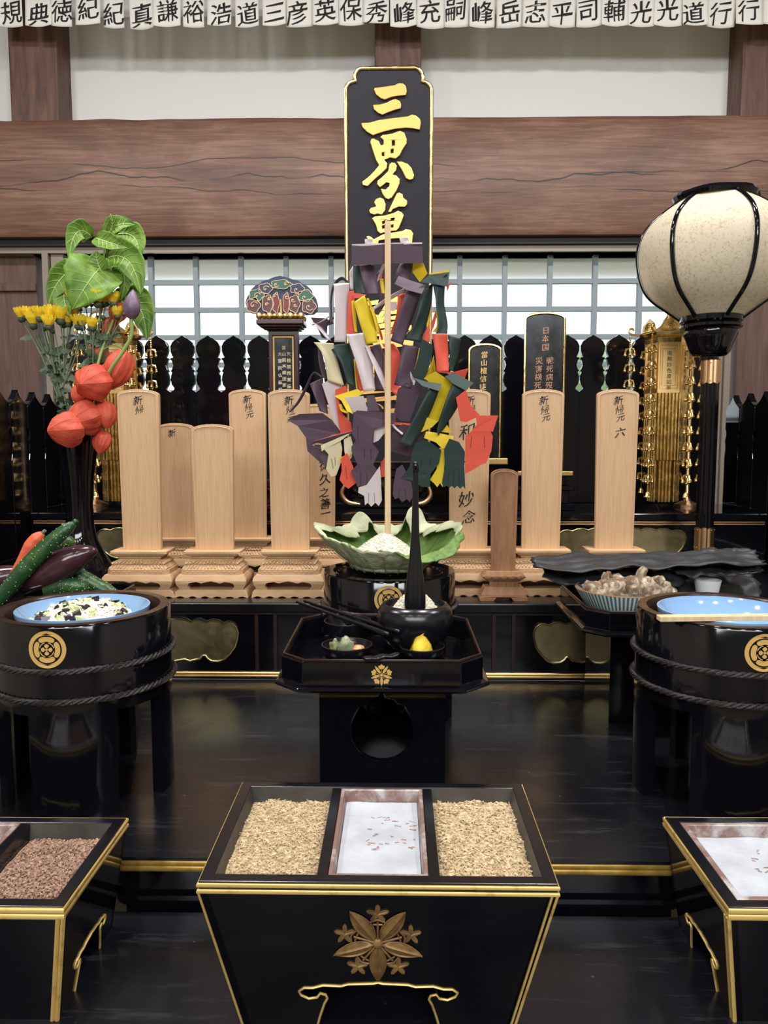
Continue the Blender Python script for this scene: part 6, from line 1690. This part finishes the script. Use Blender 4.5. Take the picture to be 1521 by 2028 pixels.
# ------------------------------------------------------------------ paper streamers on a stick
YS = 1.385
q0 = P(768, 1068, YS); qt = P(768, 438, YS)
t = thing('paper_streamer_stick', 'pale wooden stick hung with coloured cut paper streamers, standing in the rice', 'paper streamers', (q0.x, YS, q0.z - 0.02))
mb = MB(); mb.tube([q0 + Vector((0, 0, -0.015)), q0.lerp(qt, 0.97), qt], [0.0056, 0.0054, 0.0050], 10); mb.build('stick', STICKWOOD, t, world=True, smooth=50)
def zs(x, y, Y): return P(560 + x / 3.38, 420 + y / 3.38, Y)
COLS = {'P': PPURPLE, 'G': PGREEN, 'Y': PYELLOW, 'R': PRED, 'W': PWHITE, 'C': PCREAM}
CN = {'P': 'purple', 'G': 'dark green', 'Y': 'yellow', 'R': 'coral red', 'W': 'white', 'C': 'cream'}
def band_(c, L, R, dy, bow=0.012, wave=0.0):
    n = len(L); Y0 = YS + dy
    def ys(i, e): return Y0 + bow * math.sin(PI * i / max(1, n - 1)) * (1 if e else -0.5) + wave * math.sin(2 * PI * i / max(1, n - 1))
    A = catmull([zs(x, y, ys(i, 0)) for i, (x, y) in enumerate(L)], 7); B = catmull([zs(x, y, ys(i, 1)) for i, (x, y) in enumerate(R)], 7)
    mb = MB(); m = len(A); vs = []
    K = 5
    for i in range(m):
        for k_ in range(K):
            f = k_ / (K - 1); p = A[i].lerp(B[i], f); p.y -= 0.0012 * math.sin(PI * f); vs.append(p)
    mb.add(vs, [(i * K + k_, i * K + k_ + 1, (i + 1) * K + k_ + 1, (i + 1) * K + k_) for i in range(m - 1) for k_ in range(K - 1)])
    o = mb.build('streamer', COLS[c], t, world=True, smooth=80, solid=0.0005); o['label'] = CN[c] + ' paper streamer'
def sheet(c, pts, dy, tx=0.0, tz=0.0, bend=0.0, slits=()):
    Y0 = YS + dy
    cx_ = sum(p[0] for p in pts) / len(pts); cy_ = sum(p[1] for p in pts) / len(pts)
    yy = lambda x, y: Y0 + (tx * (x - cx_) + tz * (y - cy_)) / 3380.0 + bend * ((x - cx_) / 160.0) ** 2
    tri = tessellate_polygon([[Vector((x, y, 0)) for x, y in pts]])
    mb = MB(); mb.add([zs(x, y, yy(x, y)) for x, y in pts], [tuple(q) for q in tri])
    o = mb.build('streamer', COLS[c], t, world=True, solid=0.0005); o['label'] = CN[c] + ' cut paper'
    for (a, b) in slits:
        mb = MB(); mb.tube([zs(a[0], a[1], yy(*a) - 0.0006), zs(b[0], b[1], yy(*b) - 0.0006)], 0.0004, 4); mb.build('cut_line', INK, o, world=True)
# header and its tabs
sheet('P', [(460, 222), (545, 228), (700, 214), (932, 208), (940, 342), (720, 345), (465, 355)], 0.010, 0.15, 0.1)
sheet('W', [(462, 216), (700, 206), (932, 204), (934, 214), (700, 220), (462, 230)], 0.014)
band_('W', [(548, 182), (550, 205), (552, 228)], [(600, 180), (602, 200), (604, 224)], 0.016, 0.004)
band_('W', [(780, 174), (786, 196), (792, 214)], [(838, 170), (844, 190), (850, 208)], 0.016, 0.004)
band_('G', [(474, 355), (476, 450), (478, 550)], [(530, 352), (545, 450), (556, 552)], 0.045)
band_('P', [(510, 352), (535, 460), (560, 556)], [(612, 348), (630, 450), (642, 546)], 0.030)
band_('P', [(785, 344), (760, 400), (738, 462)], [(872, 340), (860, 400), (842, 452)], 0.035)
band_('P', [(620, 420), (635, 520), (640, 600), (600, 680)], [(690, 340), (700, 480), (690, 600), (640, 690)], 0.075)
band_('Y', [(650, 450), (655, 500), (660, 545)], [(672, 446), (678, 500), (682, 545)], 0.055, .004)
sheet('Y', [(872, 342), (940, 340), (968, 412), (918, 470), (868, 402)], 0.040, -0.4, 0.3)
sheet('W', [(668, 345), (690, 342), (660, 430), (630, 470), (640, 420)], 0.05)
sheet('R', [(640, 440), (668, 410), (664, 440), (650, 450)], 0.048)
sheet('P', [(775, 428), (860, 460), (958, 490), (930, 548), (830, 522), (748, 480)], 0.020, 0.2, -0.6)
band_('P', [(828, 515), (790, 640), (720, 862)], [(934, 520), (880, 680), (802, 890)], 0.028, 0.014)
band_('R', [(770, 555), (760, 690), (722, 800)], [(832, 540), (800, 680), (740, 830)], 0.050)
band_('W', [(600, 640), (715, 560), (822, 505)], [(612, 655), (722, 588), (820, 532)], 0.040, .01)
sheet('W', [(725, 600), (760, 600), (770, 640), (740, 665), (722, 660)], 0.06)
# right hand column
sheet('G', [(985, 418), (1118, 390), (1104, 500), (1000, 480), (920, 470)], 0.030, 0.3, -0.3)
sheet('Y', [(975, 412), (1118, 385), (1115, 401), (985, 420)], 0.026)
band_('G', [(925, 545), (890, 720), (815, 855)], [(1006, 470), (990, 640), (925, 872)], 0.040, 0.014)
band_('G', [(1003, 483), (1020, 569), (1028, 647), (1042, 725), (1037, 782), (1024, 814)], [(1104, 405), (1085, 505), (1081, 611), (1091, 675), (1104, 753), (1101, 814)], 0.036, 0.012)
band_('Y', [(1000, 800), (1030, 760), (1025, 660)], [(1040, 812), (1048, 760), (1036, 660)], 0.05, .006)
band_('Y', [(965, 680), (962, 760), (970, 800)], [(990, 640), (985, 740), (985, 800)], 0.06, .006)
sheet('R', [(1095, 490), (1140, 462), (1118, 490), (1100, 535)], 0.045)
sheet('R', [(1022, 660), (1035, 680), (1015, 760), (990, 820), (995, 740)], 0.062)
band_('R', [(998, 815), (1020, 940), (1030, 1072)], [(1100, 815), (1108, 940), (1112, 1066)], 0.034, 0.010)
sheet('R', [(920, 860), (985, 740), (985, 870), (970, 870)], 0.055)
band_('G', [(1105, 822), (1118, 930), (1112, 1060)], [(1195, 850), (1170, 980), (1138, 1062)], 0.050)
sheet('R', [(1040, 1072), (1150, 1070), (1242, 1046), (1220, 1110), (1150, 1085)], 0.030, 0.3, 0.5)
sheet('W', [(1100, 1080), (1200, 1075), (1240, 1160), (1180, 1130)], 0.07)
band_('P', [(802, 885), (775, 1040), (745, 1155)], [(912, 905), (895, 1060), (860, 1180)], 0.040, 0.012)
sheet('G', [(930, 845), (1010, 895), (985, 1020), (950, 1115), (865, 1100), (905, 980)], 0.034, 0.3, 0.1)
band_('Y', [(912, 910), (895, 1000), (880, 1050)], [(924, 915), (915, 1000), (900, 1060)], 0.038, .004)
band_('Y', [(1010, 960), (985, 1040), (945, 1120)], [(1025, 1060), (1020, 1090), (1000, 1130)], 0.058)
sheet('W', [(850, 1060), (888, 1130), (880, 1160), (835, 1130)], 0.045)
sheet('Y', [(945, 1112), (1022, 1066), (1136, 1140), (1090, 1260), (1042, 1400), (905, 1482), (960, 1370), (1040, 1180)], 0.038, 0.2, 0.25)
sheet('G', [(872, 1108), (960, 1135), (1062, 1150), (1050, 1200), (985, 1180), (935, 1165)], 0.016, 0.1, -0.7)
band_('G', [(985, 1168), (890, 1360), (778, 1548)], [(1062, 1152), (975, 1370), (868, 1576)], 0.020, 0.014)
sheet('Y', [(905, 1480), (960, 1372), (1040, 1400), (1000, 1440), (935, 1470)], 0.032)
sheet('G', [(1085, 1100), (1150, 1076), (1278, 1145), (1225, 1196), (1140, 1150)], 0.022, 0.2, -0.5)
band_('G', [(1135, 1140), (1080, 1300), (1030, 1455)], [(1226, 1192), (1150, 1340), (1040, 1498)], 0.026, 0.014)
sheet('P', [(770, 1186), (822, 1140), (935, 1175), (920, 1200), (850, 1400), (790, 1400), (745, 1352)], 0.045, 0.2, 0.15)
sheet('P', [(720, 1600), (730, 1480), (800, 1420), (960, 1440), (885, 1590), (868, 1642)], 0.048, 0.2, 0.2)
sheet('R', [(735, 1405), (885, 1418), (880, 1430), (740, 1424)], 0.042)
band_('R', [(664, 880), (722, 1000), (720, 1180), (768, 1250), (722, 1400)], [(742, 880), (786, 960), (776, 1150), (812, 1215), (762, 1395)], 0.060, 0.010)
band_('W', [(722, 1420), (755, 1455), (800, 1495)], [(740, 1420), (775, 1455), (806, 1480)], 0.036, .004)
# cut paper hands and feet on the right
hand_r = [(945, 1530), (985, 1540), (1062, 1592), (1046, 1680), (990, 1752), (985, 1840), (930, 1840), (880, 1802), (795, 1782), (850, 1702), (862, 1612), (892, 1545)]
sheet('G', hand_r, 0.014, 0.2, 0.12, 0.003, [((930, 1655), (925, 1715)), ((990, 1640), (988, 1700))])
foot_g = [(1115, 1516), (1180, 1540), (1220, 1606), (1215, 1700), (1222, 1855), (1206, 1834), (1188, 1852), (1168, 1832), (1150, 1850), (1132, 1832), (1114, 1848), (1098, 1830), (1082, 1842), (1065, 1815), (1085, 1710), (1080, 1590)]
sheet('G', foot_g, 0.018, -0.2, 0.12, 0.003, [((1178, 1720), (1180, 1832)), ((1145, 1730), (1142, 1830)), ((1112, 1730), (1106, 1828))])
sheet('Y', [(1048, 1580), (1090, 1570), (1082, 1700), (1072, 1842), (1052, 1815), (1034, 1842), (1012, 1815), (985, 1792), (1030, 1720)], 0.028)
sheet('Y', [(960, 1468), (1050, 1480), (1146, 1502), (1115, 1562), (1070, 1586), (1025, 1542), (945, 1512)], 0.032, 0.1, -0.4)
sheet('Y', [(1100, 1424), (1132, 1480), (1060, 1472)], 0.04)
sheet('R', [(1160, 1242), (1226, 1190), (1262, 1300), (1318, 1358), (1288, 1378), (1228, 1406), (1188, 1400)], 0.022, 0.3, 0.1)
sheet('R', [(1292, 1362), (1442, 1362), (1406, 1472), (1390, 1466), (1406, 1500), (1396, 1600), (1360, 1682), (1330, 1690), (1262, 1732), (1220, 1752), (1222, 1640), (1222, 1500), (1265, 1466), (1300, 1420)], 0.014, 0.25, 0.1, 0.004, [((1265, 1500), (1256, 1580)), ((1350, 1500), (1352, 1580))])
# left hand column
band_('W', [(340, 480), (350, 680), (345, 870)], [(446, 474), (440, 620), (424, 870)], 0.034, 0.010)
band_('P', [(316, 750), (318, 580), (340, 480), (395, 432), (446, 470)], [(336, 740), (328, 600), (350, 500), (395, 455), (440, 482)], 0.046, 0.006)
band_('P', [(440, 400), (440, 470)], [(470, 300), (472, 480)], 0.05)
band_('W', [(446, 400), (450, 520)], [(470, 360), (474, 520)], 0.048)
sheet('P', [(188, 706), (290, 710), (342, 745), (300, 762), (292, 850), (262, 840), (238, 790)], 0.052, 0.4, 0.3)
band_('P', [(290, 765), (285, 740), (340, 700)], [(296, 772), (300, 750), (344, 712)], 0.05, .004)
band_('W', [(140, 685), (205, 745), (290, 845)], [(152, 690), (230, 730), (325, 862)], 0.044, 0.010)
band_('W', [(190, 752), (250, 735), (310, 690)], [(196, 760), (256, 745), (314, 700)], 0.046, .006)
sheet('R', [(440, 530), (476, 524), (488, 660), (500, 812), (426, 816), (434, 660)], 0.040, 0.3, 0)
sheet('R', [(470, 540), (560, 552), (545, 572), (476, 576)], 0.030)
band_('Y', [(458, 600), (468, 700), (480, 805)], [(476, 590), (490, 700), (500, 805)], 0.036, .006)
band_('Y', [(476, 604), (515, 740), (562, 886)], [(546, 556), (610, 720), (636, 872)], 0.026, 0.012)
band_('Y', [(562, 578), (600, 690), (632, 815)], [(575, 575), (625, 700), (650, 815)], 0.034, .006)
band_('R', [(600, 690), (640, 790), (660, 860)], [(612, 690), (655, 790), (672, 850)], 0.05, .004)
band_('P', [(234, 890), (240, 1000), (264, 1108)], [(268, 960), (284, 1040), (292, 1120)], 0.05, .008)
band_('C', [(208, 872), (270, 960), (300, 1130)], [(340, 878), (365, 990), (410, 1160)], 0.032, 0.012)
band_('G', [(300, 895), (385, 1000), (430, 1150)], [(440, 878), (472, 1000), (486, 1172)], 0.038, 0.012)
band_('R', [(486, 985), (495, 1090), (510, 1195)], [(520, 985), (530, 1090), (540, 1195)], 0.046, .006)
band_('Y', [(474, 985), (482, 1080), (490, 1180)], [(486, 985), (496, 1090), (504, 1190)], 0.044, .004)
band_('W', [(426, 820), (485, 990), (541, 1202)], [(541, 808), (590, 970), (620, 1192)], 0.022, 0.014)
band_('R', [(552, 890), (575, 960), (590, 1000)], [(575, 900), (600, 960), (602, 1040)], 0.04, .004)
band_('W', [(546, 890), (620, 1060), (714, 1272)], [(572, 900), (665, 1070), (726, 1272)], 0.026, 0.010)
band_('P', [(580, 900), (610, 1000), (612, 1200)], [(650, 880), (690, 1000), (680, 1200)], 0.08, .006)
band_('P', [(180, 1150), (212, 1230), (246, 1330)], [(266, 1110), (285, 1220), (304, 1352)], 0.036, 0.014)
band_('P', [(42, 1335), (95, 1270), (150, 1170), (205, 1072), (264, 1100)], [(52, 1338), (110, 1278), (165, 1180), (208, 1086), (256, 1112)], 0.040, .006)
sheet('W', [(262, 1150), (300, 1130), (410, 1150), (372, 1200), (358, 1290), (392, 1482), (340, 1400), (300, 1270)], 0.040, 0.3, 0)
sheet('Y', [(344, 1232), (500, 1184), (542, 1214), (432, 1272), (472, 1352), (430, 1332), (392, 1262)], 0.024, 0.1, -0.4)
sheet('R', [(350, 1190), (420, 1160), (436, 1200), (368, 1236), (402, 1350), (456, 1410), (462, 1466), (386, 1490), (372, 1390), (360, 1300)], 0.034, 0.3, 0.1)
band_('Y', [(376, 1290), (390, 1330), (430, 1350)], [(392, 1285), (410, 1320), (440, 1335)], 0.02, .006)
sheet('W', [(414, 1240), (540, 1230), (572, 1332), (510, 1330), (470, 1342), (440, 1290)], 0.028, 0.2, 0.2)
sheet('P', [(560, 1230), (612, 1226), (650, 1332), (566, 1330)], 0.034)
sheet('P', [(28, 1392), (110, 1352), (265, 1345), (330, 1392), (386, 1480), (330, 1492), (250, 1532), (196, 1560), (250, 1585), (300, 1700), (265, 1690), (210, 1640), (165, 1600), (155, 1510), (100, 1432)], 0.028, 0.25, 0.1, 0.004)
sheet('P', [(210, 1556), (300, 1562), (332, 1752), (282, 1702), (250, 1640)], 0.034)
sheet('P', [(195, 1538), (462, 1468), (440, 1490), (272, 1552)], 0.018, 0.1, 0.6)
sheet('R', [(204, 1534), (470, 1455), (464, 1472), (215, 1543)], 0.022)
sheet('C', [(255, 1562), (385, 1505), (460, 1476), (380, 1536), (300, 1575), (260, 1602)], 0.016)
sheet('C', [(272, 1582), (300, 1546), (384, 1520), (398, 1582), (388, 1680), (358, 1762), (326, 1772), (290, 1722), (306, 1622)], 0.020, 0.2, 0.1, 0.003, [((325, 1650), (338, 1720)), ((350, 1640), (352, 1700))])
sheet('C', [(408, 1520), (455, 1500), (470, 1560), (462, 1640), (430, 1680), (412, 1600)], 0.022)
sheet('Y', [(385, 1640), (462, 1620), (440, 1650), (386, 1680)], 0.019)
sheet('R', [(390, 1650), (430, 1612), (470, 1700), (492, 1812), (440, 1852), (410, 1832), (380, 1792), (395, 1730)], 0.017, 0.3, 0.1, 0.0, [((420, 1700), (430, 1790))])
sheet('R', [(655, 1680), (690, 1630), (690, 1770), (650, 1780)], 0.06)
sheet('P', [(495, 1328), (755, 1345), (755, 1405), (720, 1420), (610, 1450), (600, 1550), (645, 1602), (605, 1690), (645, 1742), (640, 1850), (618, 1832), (594, 1850), (568, 1830), (545, 1850), (520, 1830), (500, 1842), (488, 1800), (455, 1736), (500, 1690), (460, 1600), (460, 1570), (490, 1530), (462, 1480), (475, 1352)], 0.012, 0.2, 0.08, 0.003, [((500, 1430), (505, 1530)), ((548, 1590), (545, 1650)), ((590, 1590), (592, 1660)), ((520, 1740), (522, 1828)), ((560, 1745), (566, 1828)), ((600, 1745), (610, 1830))])
sheet('W', [(612, 1455), (680, 1430), (690, 1470), (640, 1530), (606, 1545)], 0.024)
sheet('W', [(508, 1842), (560, 1828), (660, 1828), (650, 1700), (664, 1930), (642, 1968), (620, 1945), (592, 1972), (570, 1946), (550, 1962), (545, 1900), (504, 1878)], 0.016, 0.2, 0.1, 0.0, [((575, 1880), (575, 1945)), ((612, 1880), (616, 1945))])
sheet('P', [(740, 1830), (760, 1720), (800, 1690), (860, 1800), (872, 1900), (850, 1942), (830, 1920), (800, 1942), (775, 1912), (750, 1922), (735, 1890)], 0.016, 0.2, 0.1, 0.0, [((778, 1850), (778, 1910)), ((815, 1850), (826, 1920))])

# ------------------------------------------------------------------ paper slips with brushed characters along the top
YP = 2.83
SL = [(-8, 45, 50, 22, 20, '規'), (52, 104, 52, 77, 25, '典'), (101, 143, 51, 122, 19, '徳'), (151, 200, 51, 175, 17, '紀'), (206, 246, 53, 225, 24, '紀'), (256, 302, 53, 279, 25, '真'), (304, 359, 53, 332, 19, '謙'), (363, 405, 53, 384, 20, '裕'), (412, 459, 52, 438, 26, '浩'), (466, 512, 53, 490, 24, '道'), (520, 566, 52, 543, 23, '三'), (566, 619, 51, 588, 22, '彦'), (619, 670, 50, 643, 19, '英'), (670, 721, 49, 695, 16, '保'), (720, 771, 47, 746, 22, '秀'), (772, 824, 54, 800, 24, '峰'), (826, 880, 53, 852, 18, '充'), (878, 928, 51, 902, 15, '嗣'), (930, 980, 53, 956, 22, '峰'), (983, 1033, 52, 1009, 20, '岳'), (1035, 1088, 52, 1061, 20, '志'), (1088, 1140, 50, 1114, 23, '平'), (1141, 1191, 50, 1164, 17, '司'), (1191, 1244, 51, 1217, 18, '輔'), (1243, 1296, 51, 1270, 21, '光'), (1294, 1349, 52, 1322, 17, '光'), (1350, 1401, 51, 1373, 24, '道'), (1401, 1456, 51, 1428, 22, '行'), (1455, 1509, 51, 1481, 20, '行'), (1510, 1562, 48, 1536, 18, '')]
NEXT = {3: 'just after 徳', 4: 'just before 真', 9: 'just after 浩', 26: 'just after the second 光', 15: 'just before 充', 18: 'just after 嗣', 24: 'just after 輔', 25: 'just before 道', 27: 'just after 道', 28: 'last in full at the right end'}
ztop_s = 3.06
mb = MB(); mb.tube([(-XW, YP + 0.004, ztop_s - 0.004), (XW, YP + 0.004, ztop_s - 0.004)], 0.004, 8); mb.tube([(-1.6, YP + 0.006, ztop_s), (-1.6, YP + 0.006, ZC)], 0.003, 6); mb.tube([(1.6, YP + 0.006, ztop_s), (1.6, YP + 0.006, ZC)], 0.003, 6)
tag(mb.build('hanging_rail', POSTWOOD, smooth=50), 'thin rail along which the brushed paper slips hang', 'rail')
for i, (a, b, yb_, gx, gy, ch) in enumerate(SL):
    rr = random.Random(i * 7 + 1)
    yy = YP + (0.004 if i % 2 else 0.0) + rr.uniform(0, 0.001)
    x0, x1 = P(a, yb_, yy).x, P(b, yb_, yy).x; zb_ = P((a + b) / 2, yb_, yy).z
    lab = ('hanging white paper slip brushed with the character ' + ch + (', ' + NEXT[i] if i in NEXT else '')) if ch else 'hanging white paper slip cut off by the right edge of the view'
    t = thing('paper_slip', lab, 'paper slip', ((x0 + x1) / 2, yy, zb_), 'brushed paper slips along the top')
    bow = rr.uniform(-0.004, 0.007); kick = rr.uniform(-0.012, 0.008); sl_ = rr.uniform(-0.004, 0.004)
    def surf(u, v, w, x0=x0, x1=x1, yy=yy, zb_=zb_, bow=bow, kick=kick, sl_=sl_):
        f = (u - x0) / (x1 - x0); h = max(0, 1 - (v - zb_) / 0.16)
        return Vector((u + sl_ * h * 0.5, yy - w + bow * math.sin(PI * f) * h + kick * h * h, v + sl_ * (f - 0.5) * h * 1.4 - 0.0035 * math.sin(PI * f) * h))
    mb = MB(); mb.grid(lambda p, q_: surf(x0 + (x1 - x0) * p, zb_ + (ztop_s - zb_) * q_, 0), 8, 14); mb.build('paper', SLIPPAPER, t, world=True, smooth=80, solid=0.0004, recalc=False)
    if ch:
        c = P(gx, gy, yy); mb = MB()
        write(mb, ch, surf, c.x, c.z - 0.004, 0.078, 0.0012, 0.006, 0.17, 0.02, True)
        mb.build('brushed_character', INK, t, world=True)
